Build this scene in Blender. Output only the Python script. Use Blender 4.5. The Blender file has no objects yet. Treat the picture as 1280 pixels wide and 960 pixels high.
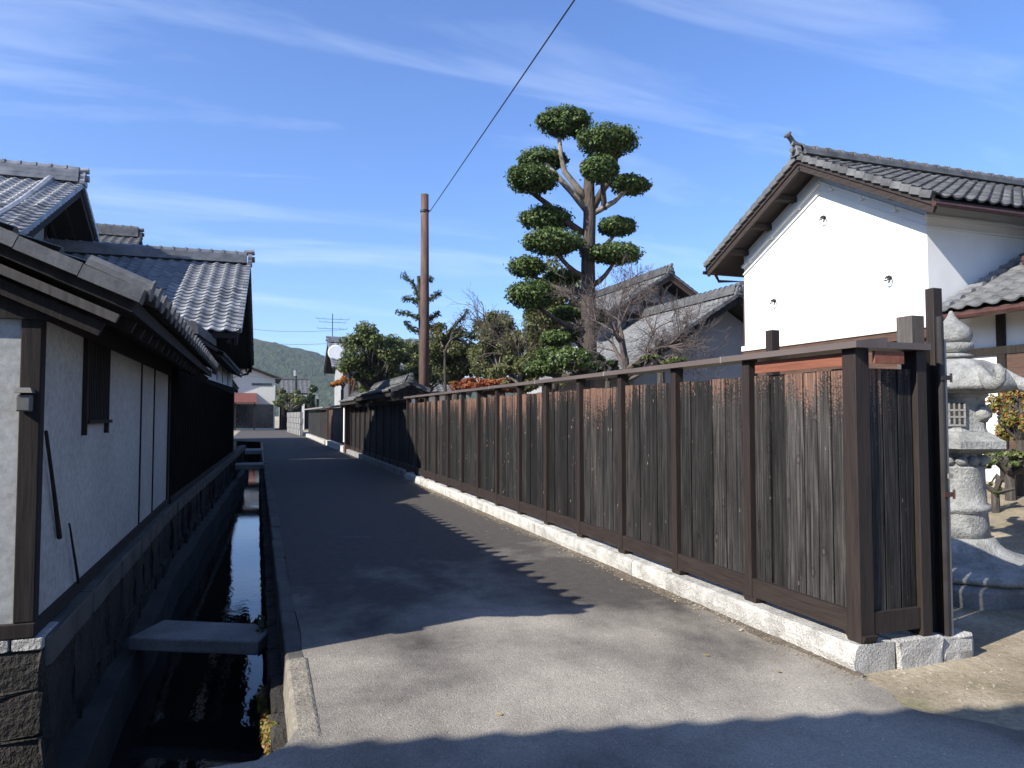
import bpy, math, random
import numpy as np
from mathutils import Vector, Matrix
R = math.radians
random.seed(7); RNG = np.random.default_rng(7)
S = bpy.context.scene
COL = S.collection

# ------------------------------------------------------------------ camera
FPX, CAMH = 900.0, 1.55                       # focal length in photo pixels (1280 wide), eye height
YAW, PITCH = math.atan(318 / FPX), math.atan(39 / FPX)
cam_d = bpy.data.cameras.new('camera'); cam = bpy.data.objects.new('camera', cam_d); COL.objects.link(cam)
cam_d.sensor_width = 36; cam_d.lens = 36 * FPX / 1280; cam_d.clip_end = 6000; cam_d.clip_start = .05
cam.location = (0, 0, CAMH); cam.rotation_euler = (math.pi / 2 + PITCH, 0, -YAW)
S.camera = cam
S.render.resolution_x, S.render.resolution_y = 1024, 768

# ------------------------------------------------------------------ light
SUNV = Vector((1.375, .37, -1))               # travel of sunlight
SUN_EL = math.atan2(1, math.hypot(1.375, .37)); SUN_AZ = math.atan2(-SUNV.x, -SUNV.y)
W = bpy.data.worlds.new('World'); S.world = W; W.use_nodes = True
nt = W.node_tree; nt.nodes.clear(); N = nt.nodes.new; L = nt.links.new
out = N('ShaderNodeOutputWorld'); bg = N('ShaderNodeBackground'); sky = N('ShaderNodeTexSky')
sky.sky_type = 'NISHITA'; sky.sun_disc = False; sky.sun_elevation = SUN_EL; sky.sun_rotation = SUN_AZ
sky.altitude = 50; sky.air_density = 1.0; sky.dust_density = .6; sky.ozone_density = 2.2
tc = N('ShaderNodeTexCoord'); sp = N('ShaderNodeSeparateXYZ'); L(tc.outputs['Generated'], sp.inputs[0])
def wm(op, a, b):
    n = N('ShaderNodeMath'); n.operation = op
    for k, v in ((0, a), (1, b)):
        if isinstance(v, (int, float)): n.inputs[k].default_value = v
        else: L(v, n.inputs[k])
    return n.outputs[0]
zz = wm('ADD', wm('MAXIMUM', sp.outputs[2], 0.0), .16)
cx = N('ShaderNodeCombineXYZ'); L(wm('DIVIDE', sp.outputs[0], zz), cx.inputs[0]); L(wm('DIVIDE', sp.outputs[1], zz), cx.inputs[1])
mp = N('ShaderNodeMapping'); mp.inputs['Rotation'].default_value = (0, 0, R(14)); mp.inputs['Scale'].default_value = (.36, 1.5, 1)
L(cx.outputs[0], mp.inputs[0])
nz = N('ShaderNodeTexNoise'); nz.inputs['Scale'].default_value = 2.3; nz.inputs['Detail'].default_value = 7; nz.inputs['Roughness'].default_value = .55; nz.inputs['Distortion'].default_value = .5
mp.inputs['Location'].default_value = (.3, 2.0, 0)
L(mp.outputs[0], nz.inputs['Vector'])
cr = N('ShaderNodeValToRGB'); cr.color_ramp.elements[0].position = .52; cr.color_ramp.elements[1].position = .84
cr.color_ramp.elements[1].color = (.42, .42, .42, 1); L(nz.outputs[0], cr.inputs[0])
mx = N('ShaderNodeMixRGB'); L(cr.outputs[0], mx.inputs[0]); mx.inputs[2].default_value = (7.2, 8.2, 10.2, 1)
tint = N('ShaderNodeMixRGB'); tint.blend_type = 'MULTIPLY'; tint.inputs[0].default_value = 1; tint.inputs[2].default_value = (.84, 1.12, 1.62, 1)
L(sky.outputs[0], tint.inputs[1]); L(tint.outputs[0], mx.inputs[1]); L(mx.outputs[0], bg.inputs[0]); L(bg.outputs[0], out.inputs[0])
bg.inputs[1].default_value = .073
sd = bpy.data.lights.new('sun', 'SUN'); sun = bpy.data.objects.new('sun', sd); COL.objects.link(sun)
sd.energy = 5.0; sd.angle = R(.53); sd.color = (1, .95, .87)
sun.rotation_euler = SUNV.to_track_quat('-Z', 'Y').to_euler(); sun.location = (-20, -5, 30)
S.view_settings.view_transform = 'Standard'; S.view_settings.look = 'None'; S.view_settings.exposure = 1.05; S.view_settings.gamma = 1
S.view_settings.use_curve_mapping = False
try:
    S.cycles.max_bounces = 4; S.cycles.diffuse_bounces = 3; S.cycles.glossy_bounces = 2; S.cycles.transmission_bounces = 2; S.cycles.transparent_max_bounces = 4; S.cycles.volume_bounces = 0
except Exception: pass

# ------------------------------------------------------------------ pixel -> place
_f = Vector((math.sin(YAW) * math.cos(PITCH), math.cos(YAW) * math.cos(PITCH), math.sin(PITCH)))
_r = Vector((math.cos(YAW), -math.sin(YAW), 0)); _u = _r.cross(_f); _c = Vector((0, 0, CAMH))
def at(x, y, d): return _c + (_f + _r * ((x - 640) / FPX) - _u * ((y - 480) / FPX)) * d

# ------------------------------------------------------------------ materials
MATS = {}
def ramp(nt, src, stops):
    n = nt.nodes.new('ShaderNodeValToRGB'); e = n.color_ramp.elements
    while len(e) < len(stops): e.new(.5)
    for k, (p, c) in enumerate(stops):
        e[k].position = p; e[k].color = (*c, 1) if len(c) == 3 else c
    nt.links.new(src, n.inputs[0]); return n.outputs[0]
def newmat(name, rough=.8, spec=.3, metal=0):
    m = bpy.data.materials.new(name); m.use_nodes = True; t = m.node_tree
    b = t.nodes['Principled BSDF']; b.inputs['Roughness'].default_value = rough
    b.inputs['Specular IOR Level'].default_value = spec; b.inputs['Metallic'].default_value = metal
    MATS[name] = m; return m, t, b
def coords(t, scale=(1, 1, 1), rnd=0., kind='Object'):
    c = t.nodes.new('ShaderNodeTexCoord'); mpn = t.nodes.new('ShaderNodeMapping'); mpn.inputs['Scale'].default_value = scale
    if rnd:
        oi = t.nodes.new('ShaderNodeObjectInfo'); ml = t.nodes.new('ShaderNodeMath'); ml.operation = 'MULTIPLY'; ml.inputs[1].default_value = rnd
        t.links.new(oi.outputs['Random'], ml.inputs[0]); ad = t.nodes.new('ShaderNodeVectorMath'); ad.operation = 'ADD'
        t.links.new(c.outputs[kind], ad.inputs[0]); t.links.new(ml.outputs[0], ad.inputs[1]); t.links.new(ad.outputs[0], mpn.inputs[0])
    else: t.links.new(c.outputs[kind], mpn.inputs[0])
    return mpn.outputs[0]
def noise(t, vec, scale, detail=5, rough=.6, dist=0):
    n = t.nodes.new('ShaderNodeTexNoise'); n.inputs['Scale'].default_value = scale; n.inputs['Detail'].default_value = detail
    n.inputs['Roughness'].default_value = rough; n.inputs['Distortion'].default_value = dist
    if vec is not None: t.links.new(vec, n.inputs['Vector'])
    return n.outputs[0]
def mixc(t, fac, a, b, mode='MIX'):
    n = t.nodes.new('ShaderNodeMixRGB'); n.blend_type = mode
    for k, v in ((0, fac), (1, a), (2, b)):
        if isinstance(v, (int, float)): n.inputs[k].default_value = v
        elif isinstance(v, tuple): n.inputs[k].default_value = (*v, 1)
        else: t.links.new(v, n.inputs[k])
    return n.outputs[0]
def mth(t, op, a, b=0):
    n = t.nodes.new('ShaderNodeMath'); n.operation = op; n.use_clamp = False
    for k, v in ((0, a), (1, b)):
        if isinstance(v, (int, float)): n.inputs[k].default_value = v
        else: t.links.new(v, n.inputs[k])
    return n.outputs[0]
def bump(t, b, h, strength=.3, dist=.01):
    n = t.nodes.new('ShaderNodeBump'); n.inputs['Strength'].default_value = strength; n.inputs['Distance'].default_value = dist
    t.links.new(h, n.inputs['Height']); t.links.new(n.outputs[0], b.inputs['Normal'])
def simple(name, c0, c1, scale=6, rough=.8, stretch=(1, 1, 1), bstr=.3, bdist=.01, rnd=0., spec=.3, metal=0, objvar=0., detail=6, fine=0):
    m, t, b = newmat(name, rough, spec, metal)
    v = coords(t, stretch, rnd); n = noise(t, v, scale, detail)
    c = ramp(t, n, [(.3, c0), (.7, c1)])
    if fine:
        c = mixc(t, .5, c, ramp(t, noise(t, v, fine, 3, .7), [(.3, (.35,) * 3), (.7, (1,) * 3)]), 'MULTIPLY')
    if objvar:
        oi = t.nodes.new('ShaderNodeObjectInfo')
        c = mixc(t, 1., c, ramp(t, oi.outputs['Random'], [(0, (1 - objvar,) * 3), (1, (1 + objvar,) * 3)]), 'MULTIPLY')
    t.links.new(c, b.inputs['Base Color'])
    bump(t, b, n if not fine else noise(t, v, fine, 3, .7), bstr, bdist)
    return m

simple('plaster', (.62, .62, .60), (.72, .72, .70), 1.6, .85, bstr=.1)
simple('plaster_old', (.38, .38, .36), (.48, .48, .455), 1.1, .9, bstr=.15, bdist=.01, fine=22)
simple('plaster_grey', (.22, .22, .22), (.3, .3, .3), 1.1, .9, bstr=.1)
simple('timber_dark', (.010, .008, .007), (.028, .022, .019), 4, .9, (9, 9, .7), rnd=9)
simple('timber_fence', (.015, .0105, .009), (.031, .0225, .0195), 5, .6, (12, 12, .8), rnd=9, bstr=.2, bdist=.004)
simple('rail_fence', (.015, .0105, .009), (.032, .0235, .020), 5, .6, (12, .8, 12), rnd=9, bstr=.2, bdist=.004)
simple('cap_brown', (.082, .066, .060), (.112, .09, .083), 2, .45, (3, .6, 3), rnd=9, bstr=.05)
simple('timber_red', (.13, .045, .028), (.22, .085, .05), 3, .7, (10, .9, 10), rnd=9, bstr=.3, bdist=.005)
simple('timber_brown', (.05, .028, .02), (.10, .058, .042), 4, .7, (8, .8, 8), rnd=9)
simple('timber_worn', (.05, .045, .04), (.10, .09, .082), 4, .8, (10, 10, .9), rnd=9)
simple('timber_grey', (.10, .09, .08), (.19, .175, .155), 4, .8, (10, 10, .9), rnd=9)
simple('board_black', (.005, .004, .003), (.012, .010, .008), 5, 1., (10, 10, .5), rnd=3, spec=.05)
simple('granite', (.36, .345, .31), (.74, .715, .66), 7, .9, bstr=1., bdist=.03, rnd=9, objvar=.12, fine=60)
simple('granite_grey', (.16, .16, .15), (.38, .38, .36), 5, .9, bstr=.9, bdist=.02, fine=38, rnd=3)
simple('stone_grey', (.12, .12, .115), (.24, .235, .225), 4, .9, bstr=.7, bdist=.02, fine=30)
simple('stone_dark', (.016, .014, .012), (.048, .043, .036), 5, .9, bstr=.9, bdist=.03, rnd=9, objvar=.25, fine=25)
simple('concrete_dark', (.022, .021, .018), (.055, .052, .045), 2.2, .9, bstr=.5, bdist=.012, fine=40)
simple('timber_umber', (.018, .013, .011), (.042, .031, .027), 4, .75, (9, .9, 9), rnd=9)
simple('earth_brown', (.07, .055, .042), (.17, .135, .10), 14, .95, bstr=.8, bdist=.01, fine=50)
simple('kerb_lit', (.15, .135, .11), (.30, .27, .22), 5, .95, bstr=.8, bdist=.02, fine=40)
simple('pebble', (.17, .145, .105), (.30, .265, .205), 3, .95)
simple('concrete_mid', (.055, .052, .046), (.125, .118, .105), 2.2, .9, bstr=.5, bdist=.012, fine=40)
simple('concrete', (.17, .165, .155), (.32, .31, .29), 2.2, .9, bstr=.4, bdist=.01, fine=40)
simple('pole_rust', (.06, .034, .028), (.14, .085, .07), 2.5, .75, (4, 4, .7), bstr=.3, fine=20)
simple('metal_grey', (.22, .21, .20), (.38, .36, .34), 3, .45, (4, 4, .4), metal=.4, bstr=.05)
simple('metal_dull', (.09, .085, .08), (.15, .145, .135), 3, .7)
simple('metal_dark', (.02, .018, .018), (.045, .04, .04), 5, .5, metal=.3)
simple('gutter_red', (.045, .02, .016), (.085, .04, .032), 6, .4)
simple('roof_red', (.10, .032, .027), (.16, .058, .048), 3, .7)
simple('white_paint', (.7, .7, .69), (.8, .8, .79), 3, .5)
simple('siding_cream', (.50, .48, .42), (.58, .56, .5), 3, .8, (6, 6, .2))
simple('tile', (.095, .10, .108), (.235, .24, .25), 3.2, .42, bstr=.12, rnd=40, objvar=.35, spec=.5)
simple('tile_old', (.055, .057, .06), (.15, .15, .148), 3.5, .72, bstr=.2, rnd=40, objvar=.35, spec=.4, fine=30)
simple('bark', (.032, .026, .022), (.105, .085, .072), 5, .95, (5, 5, .7), bstr=1, bdist=.05)
simple('bark_pale', (.11, .098, .08), (.25, .225, .19), 5, .95, (3, 3, 1), bstr=.6, bdist=.02)
simple('bark_dark', (.028, .024, .02), (.08, .068, .058), 6, .95, (4, 4, 1), bstr=.6, bdist=.02)
simple('twig', (.055, .043, .038), (.12, .095, .085), 5, .9)
simple('wire_black', (.012, .012, .012), (.02, .02, .02), 3, .6)
simple('glass_dark', (.01, .012, .014), (.02, .022, .025), 3, .1, spec=.6)
simple('hill_forest', (.018, .034, .014), (.055, .075, .03), .035, .95, bstr=1, bdist=6, detail=8, fine=.12)

def leafmat(name, cols, trans=.35):
    m = bpy.data.materials.new(name); m.use_nodes = True; t = m.node_tree; t.nodes.clear()
    o = t.nodes.new('ShaderNodeOutputMaterial'); g = t.nodes.new('ShaderNodeNewGeometry')
    c = ramp(t, g.outputs['Random Per Island'], [(k / (len(cols) - 1), cc) for k, cc in enumerate(cols)])
    d = t.nodes.new('ShaderNodeBsdfPrincipled'); d.inputs['Roughness'].default_value = .5; d.inputs['Specular IOR Level'].default_value = .35
    tr = t.nodes.new('ShaderNodeBsdfTranslucent'); mxs = t.nodes.new('ShaderNodeMixShader'); mxs.inputs[0].default_value = trans
    t.links.new(c, d.inputs['Base Color']); t.links.new(c, tr.inputs[0])
    t.links.new(d.outputs[0], mxs.inputs[1]); t.links.new(tr.outputs[0], mxs.inputs[2]); t.links.new(mxs.outputs[0], o.inputs[0])
    MATS[name] = m
leafmat('leaf_niwaki', [(.028, .055, .014), (.052, .09, .02), (.08, .12, .03), (.12, .155, .045)], .28)
leafmat('leaf_green', [(.035, .06, .015), (.07, .105, .028), (.115, .145, .045), (.17, .165, .06)], .35)
leafmat('leaf_olive', [(.045, .06, .02), (.09, .11, .035), (.135, .15, .055), (.18, .155, .065)], .35)
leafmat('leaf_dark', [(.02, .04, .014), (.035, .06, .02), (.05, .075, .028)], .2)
leafmat('leaf_red', [(.16, .03, .015), (.26, .05, .02), (.30, .10, .03), (.10, .10, .03)], .3)
leafmat('leaf_orange', [(.40, .14, .02), (.5, .22, .03), (.35, .10, .02)], .35)
leafmat('leaf_yellowgreen', [(.12, .15, .03), (.20, .21, .05), (.25, .17, .05), (.3, .08, .03)], .35)
leafmat('fallen', [(.30, .12, .04), (.22, .15, .07), (.4, .3, .12), (.35, .33, .28)], .1)

# charred cedar boards: sooty black weathered to grey, bare brown wood where the char has worn off below the cap
def plankmat(name, wear_lo, wear_hi):
    m, t, b = newmat(name, .75, .25)
    v = coords(t, (1, 1, 1), 11.)
    vs = coords(t, (40, 40, 1.0), 11.)
    g = noise(t, vs, 2.0, 8, .65, .4)
    base = ramp(t, g, [(.30, (.004, .0035, .0033)), (.43, (.015, .0135, .0125)), (.55, (.036, .033, .0305)), (.74, (.085, .079, .073))])
    big = ramp(t, noise(t, coords(t, (3, 3, .8), 11.), 1.7, 4), [(.3, (.3,) * 3), (.7, (1.25,) * 3)])
    base = mixc(t, 1., base, big, 'MULTIPLY')
    oi = t.nodes.new('ShaderNodeObjectInfo')
    base = mixc(t, 1., base, ramp(t, oi.outputs['Random'], [(0, (.45,) * 3), (.5, (.95,) * 3), (1, (1.5,) * 3)]), 'MULTIPLY')
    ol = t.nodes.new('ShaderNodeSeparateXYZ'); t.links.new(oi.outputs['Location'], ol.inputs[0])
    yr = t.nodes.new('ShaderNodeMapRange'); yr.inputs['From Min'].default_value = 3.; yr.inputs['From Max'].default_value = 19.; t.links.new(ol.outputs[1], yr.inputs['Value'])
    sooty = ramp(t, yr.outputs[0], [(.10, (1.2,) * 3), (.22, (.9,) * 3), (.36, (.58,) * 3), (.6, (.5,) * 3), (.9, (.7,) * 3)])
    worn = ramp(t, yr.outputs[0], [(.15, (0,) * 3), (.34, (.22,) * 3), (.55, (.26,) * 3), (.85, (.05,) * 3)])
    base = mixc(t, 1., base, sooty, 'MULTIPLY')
    # knots
    vk = t.nodes.new('ShaderNodeTexVoronoi'); vk.inputs['Scale'].default_value = 1.0
    t.links.new(coords(t, (6.5, 6.5, 4.6), 11.), vk.inputs['Vector'])
    k = ramp(t, vk.outputs['Distance'], [(.0, (.9,) * 3), (.07, (.5,) * 3), (.11, (0, 0, 0))])
    kd = ramp(t, vk.outputs['Distance'], [(.09, (1,) * 3), (.12, (.15,) * 3), (.19, (1,) * 3)])
    base = mixc(t, .6, base, mixc(t, 1., base, kd, 'MULTIPLY'))
    crk = ramp(t, noise(t, coords(t, (34, 34, .7), 23.), 1.6, 3, .5), [(.30, (.12,) * 3), (.36, (1,) * 3)])
    base = mixc(t, 1., base, crk, 'MULTIPLY')
    kg = ramp(t, noise(t, coords(t, (2.1, 2.1, 1.3), 31.), 1.5, 1), [(.5, (0,) * 3), (.56, (1,) * 3)])
    base = mixc(t, mixc(t, 1., k, kg, 'MULTIPLY'), base, (.075, .064, .055))
    # worn top
    c = t.nodes.new('ShaderNodeTexCoord'); s = t.nodes.new('ShaderNodeSeparateXYZ'); t.links.new(c.outputs['Object'], s.inputs[0])
    nn = noise(t, coords(t, (16, 16, 1.1), 11.), 1.6, 6, .7)
    zf = t.nodes.new('ShaderNodeMapRange'); zf.inputs['From Min'].default_value = wear_lo; zf.inputs['From Max'].default_value = wear_hi
    zf.inputs['To Min'].default_value = -.30; zf.inputs['To Max'].default_value = .42
    t.links.new(s.outputs[2], zf.inputs['Value'])
    msk = mth(t, 'ADD', mth(t, 'MULTIPLY', mth(t, 'SUBTRACT', nn, .5), 1.7), mth(t, 'ADD', .5, zf.outputs[0]))
    msk = mth(t, 'ADD', msk, mth(t, 'MULTIPLY', mth(t, 'SUBTRACT', noise(t, coords(t, (1, .35, .25), 0., 'Object'), 2.2, 2), .5), .5))
    msk = mth(t, 'ADD', msk, mth(t, 'MULTIPLY', mth(t, 'SUBTRACT', oi.outputs['Random'], .55), .5))
    # small char scales left on the bare wood
    vc = t.nodes.new('ShaderNodeTexVoronoi'); vc.inputs['Scale'].default_value = 1.
    t.links.new(coords(t, (55, 55, 70), 11.), vc.inputs['Vector'])
    msk = mth(t, 'SUBTRACT', msk, mth(t, 'MULTIPLY', vc.outputs['Distance'], .55))
    msk = mth(t, 'ADD', msk, mth(t, 'MULTIPLY', worn, mth(t, 'SUBTRACT', mth(t, 'MULTIPLY', nn, 2.), .62)))
    mk = ramp(t, msk, [(.50, (0, 0, 0)), (.68, (1, 1, 1))])
    wood = ramp(t, g, [(.3, (.03, .014, .010)), (.5, (.13, .072, .05)), (.74, (.26, .165, .125))])
    col = mixc(t, mk, base, wood)
    # flecks of bare wood lower down
    fl = t.nodes.new('ShaderNodeTexVoronoi'); fl.inputs['Scale'].default_value = 1.
    t.links.new(coords(t, (30, 30, 11), 17.), fl.inputs['Vector'])
    fk = ramp(t, fl.outputs['Distance'], [(.0, (1,) * 3), (.16, (1,) * 3), (.2, (0,) * 3)])
    gate = ramp(t, noise(t, coords(t, (3, 3, 2.2), 5.), 1.6, 3), [(.585, (0,) * 3), (.64, (1,) * 3)])
    col = mixc(t, mixc(t, 1., fk, mixc(t, 1., gate, ramp(t, yr.outputs[0], [(.1, (.35,) * 3), (.35, (1,) * 3)]), 'MULTIPLY'), 'MULTIPLY'), col, (.30, .24, .19))
    t.links.new(col, b.inputs['Base Color'])
    bump(t, b, mth(t, 'ADD', g, mth(t, 'MULTIPLY', vc.outputs['Distance'], .15)), .8, .006)
plankmat('plank', .92, 1.50); plankmat('plank_far', 1.5, 2.2)
plankmat('plank_red', -.6, 1.0)

def asphaltmat():
    m, t, b = newmat('asphalt', .85, .35)
    v = coords(t)
    big = noise(t, coords(t, (1, .75, 1)), .8, 6, .6, .2)
    mid = noise(t, v, 9, 5, .7)
    fine = t.nodes.new('ShaderNodeTexVoronoi'); fine.inputs['Scale'].default_value = 110; t.links.new(v, fine.inputs['Vector'])
    f2 = noise(t, v, 160, 2, .8)
    base = ramp(t, mid, [(.3, (.051, .0445, .0385)), (.7, (.079, .069, .060))])
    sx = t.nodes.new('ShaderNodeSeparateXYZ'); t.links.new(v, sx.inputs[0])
    mr = t.nodes.new('ShaderNodeMapRange'); mr.inputs['From Min'].default_value = 10.; mr.inputs['From Max'].default_value = 3.2; mr.inputs['To Min'].default_value = -.20; mr.inputs['To Max'].default_value = .20  # dust thickens near the gateway; also paints sun-against-shade contrast into the colour
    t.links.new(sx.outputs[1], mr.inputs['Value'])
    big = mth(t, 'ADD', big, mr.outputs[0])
    dust_and_sun = ramp(t, big, [(.46, (0, 0, 0)), (.78, (1, 1, 1))])
    col = mixc(t, mixc(t, 1., dust_and_sun, (.85, .85, .85), 'MULTIPLY'), base, (.375, .34, .285))
    spk = ramp(t, fine.outputs['Color'], [(.0, (.5,) * 3), (.75, (1.1,) * 3), (.93, (1.25,) * 3), (.97, (2.4,) * 3)])
    col = mixc(t, .55, col, mixc(t, 1., col, spk, 'MULTIPLY'))
    col = mixc(t, .5, col, mixc(t, 1., col, ramp(t, f2, [(.3, (.55,) * 3), (.7, (1.45,) * 3)]), 'MULTIPLY'))
    ck = t.nodes.new('ShaderNodeTexVoronoi'); ck.feature = 'DISTANCE_TO_EDGE'; ck.inputs['Scale'].default_value = .45
    vv = t.nodes.new('ShaderNodeVectorMath'); vv.operation = 'ADD'
    nz_ = t.nodes.new('ShaderNodeTexNoise'); nz_.inputs['Scale'].default_value = 2.5; nz_.inputs['Detail'].default_value = 6
    t.links.new(v, nz_.inputs['Vector']); t.links.new(v, vv.inputs[0]); t.links.new(nz_.outputs['Color'], vv.inputs[1]); t.links.new(vv.outputs[0], ck.inputs['Vector'])
    cm = ramp(t, ck.outputs['Distance'], [(0, (.55,) * 3), (.004, (.75,) * 3), (.007, (1,) * 3)])
    gate = ramp(t, noise(t, v, .6, 2), [(.52, (1,) * 3), (.6, (0,) * 3)])
    col = mixc(t, 1., col, mixc(t, gate, cm, (1., 1., 1.)), 'MULTIPLY')
    t.links.new(col, b.inputs['Base Color'])
    bump(t, b, mth(t, 'ADD', mth(t, 'MULTIPLY', fine.outputs['Distance'], -.6), f2), .7, .008)
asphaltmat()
def soilmat():
    m, t, b = newmat('soil', .95, .2)
    v = coords(t)
    a = noise(t, v, .9, 6, .6); f = noise(t, v, 28, 6, .75)
    col = ramp(t, a, [(.3, (.16, .13, .085)), (.5, (.31, .26, .18)), (.7, (.46, .40, .30))])
    col = mixc(t, .7, col, mixc(t, 1., col, ramp(t, f, [(.3, (.5,) * 3), (.7, (1.4,) * 3)]), 'MULTIPLY'))
    gr = ramp(t, noise(t, v, 1.7, 5, .7), [(.55, (0,) * 3), (.7, (.7,) * 3)])
    col = mixc(t, gr, col, (.15, .15, .07))
    t.links.new(col, b.inputs['Base Color']); bump(t, b, f, .9, .03)
soilmat()
def watermat():
    m, t, b = newmat('water', .03, .5)
    b.inputs['Base Color'].default_value = (.006, .008, .008, 1); b.inputs['IOR'].default_value = 1.33
    n = noise(t, coords(t, (1, .55, 1)), 9, 3, .5); bump(t, b, n, .10, .02)
watermat()

# ------------------------------------------------------------------ mesh helpers
class MB:
    def __init__(s): s.v = []; s.f = []; s.m = []
    def add(s, vs, fs):
        o = len(s.v); s.v += [tuple(p) for p in vs]; s.f += [tuple(i + o for i in f) for f in fs]; return s
    def box(s, x0, x1, y0, y1, z0, z1):
        return s.add([(x0, y0, z0), (x1, y0, z0), (x1, y1, z0), (x0, y1, z0), (x0, y0, z1), (x1, y0, z1), (x1, y1, z1), (x0, y1, z1)],
                     [(0, 3, 2, 1), (4, 5, 6, 7), (0, 1, 5, 4), (1, 2, 6, 5), (2, 3, 7, 6), (3, 0, 4, 7)])
    def hexa(s, b, t):     # bottom quad, top quad (same winding, counter-clockwise from above)
        return s.add(list(b) + list(t), [(3, 2, 1, 0), (4, 5, 6, 7), (0, 1, 5, 4), (1, 2, 6, 5), (2, 3, 7, 6), (3, 0, 4, 7)])
    def bar(s, a, b, w, h, upv=(0, 0, 1)):   # rectangular bar a->b, w sideways, h along up
        a, b = Vector(a), Vector(b); d = (b - a).normalized(); u = Vector(upv); r = d.cross(u)
        if r.length < 1e-4: r = d.cross(Vector((1, 0, 0)))
        r.normalize(); u = r.cross(d); r *= w / 2; u *= h / 2
        vs = [p + q for p in (a, b) for q in (-r - u, r - u, r + u, -r + u)]
        return s.add(vs, [(0, 1, 2, 3), (7, 6, 5, 4), (0, 4, 5, 1), (1, 5, 6, 2), (2, 6, 7, 3), (3, 7, 4, 0)])
    def tube(s, pts, rad, n=8, cap=True):
        pts = [Vector(p) for p in pts]; rad = rad if isinstance(rad, (list, tuple)) else [rad] * len(pts)
        o = len(s.v); ref = Vector((0, 0, 1))
        for i, p in enumerate(pts):
            d = (pts[min(i + 1, len(pts) - 1)] - pts[max(i - 1, 0)]).normalized()
            if abs(d.dot(ref)) > .95: ref = Vector((1, 0, 0)) if abs(d.x) < .9 else Vector((0, 1, 0))
            a = d.cross(ref).normalized(); b = d.cross(a); ref = -b if False else ref
            for k in range(n):
                an = 2 * math.pi * k / n; s.v.append(tuple(p + (a * math.cos(an) + b * math.sin(an)) * rad[i]))
        for i in range(len(pts) - 1):
            for k in range(n):
                q = (k + 1) % n; s.f.append((o + i * n + k, o + (i + 1) * n + k, o + (i + 1) * n + q, o + i * n + q))
        if cap:
            s.f.append(tuple(o + k for k in range(n))); s.f.append(tuple(o + (len(pts) - 1) * n + k for k in reversed(range(n))))
        return s
    def lathe(s, c, prof, n=24, mod=None):
        c = Vector(c); o = len(s.v)
        for r, z in prof:
            for k in range(n):
                a = 2 * math.pi * k / n; rr = r * (mod(a, z) if mod else 1)
                s.v.append((c.x + rr * math.cos(a), c.y + rr * math.sin(a), c.z + z))
        for i in range(len(prof) - 1):
            for k in range(n):
                q = (k + 1) % n; s.f.append((o + i * n + k, o + i * n + q, o + (i + 1) * n + q, o + (i + 1) * n + k))
        s.f.append(tuple(o + k for k in reversed(range(n)))); s.f.append(tuple(o + (len(prof) - 1) * n + k for k in range(n)))
        return s
    def mesh(s, name, smooth=False):
        me = bpy.data.meshes.new(name); me.from_pydata(s.v, [], s.f); me.update()
        if smooth: me.polygons.foreach_set('use_smooth', [True] * len(me.polygons))
        return me
def wloc(o):
    v = Vector((0, 0, 0))
    while o is not None: v += o.location; o = o.parent
    return v
def obj(name, mesh, mat=None, parent=None, loc=(0, 0, 0), rot=None, smooth=False, bevel=0):
    if isinstance(mesh, MB): mesh = mesh.mesh(name, smooth)
    if mat and not mesh.materials: mesh.materials.append(MATS[mat])
    o = bpy.data.objects.new(name, mesh); COL.objects.link(o)
    o.location = Vector(loc)
    if parent is not None: o.parent = parent; o.location = Vector(loc) - wloc(parent)
    if rot is not None: o.rotation_euler = rot
    if bevel:
        md = o.modifiers.new('bevel', 'BEVEL'); md.width = bevel; md.segments = 2; md.limit_method = 'ANGLE'
    return o
def tag(o, label, cat, group=None, kind=None):
    if label: o['label'] = label
    if cat: o['category'] = cat
    if group: o['group'] = group
    if kind: o['kind'] = kind
    return o
def thing(name, label, cat, loc=(0, 0, 0), group=None):
    o = bpy.data.objects.new(name, None); COL.objects.link(o); o.location = loc; o.empty_display_size = .2
    return tag(o, label, cat, group)
def struct(name, mesh, mat): o = obj(name, mesh, mat); o['kind'] = 'structure'; return o
def npmesh(name, V, F):
    me = bpy.data.meshes.new(name); nf, k = F.shape
    me.vertices.add(len(V)); me.vertices.foreach_set('co', V.astype(np.float32).ravel())
    me.loops.add(nf * k); me.loops.foreach_set('vertex_index', F.astype(np.int32).ravel())
    me.polygons.add(nf); me.polygons.foreach_set('loop_start', np.arange(0, nf * k, k, dtype=np.int32))
    me.update(calc_edges=True); me.validate(); return me
def jitter(mb, a):
    mb.v = [(x + random.uniform(-a, a), y + random.uniform(-a, a), z + random.uniform(-a, a)) for x, y, z in mb.v]; return mb
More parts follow.
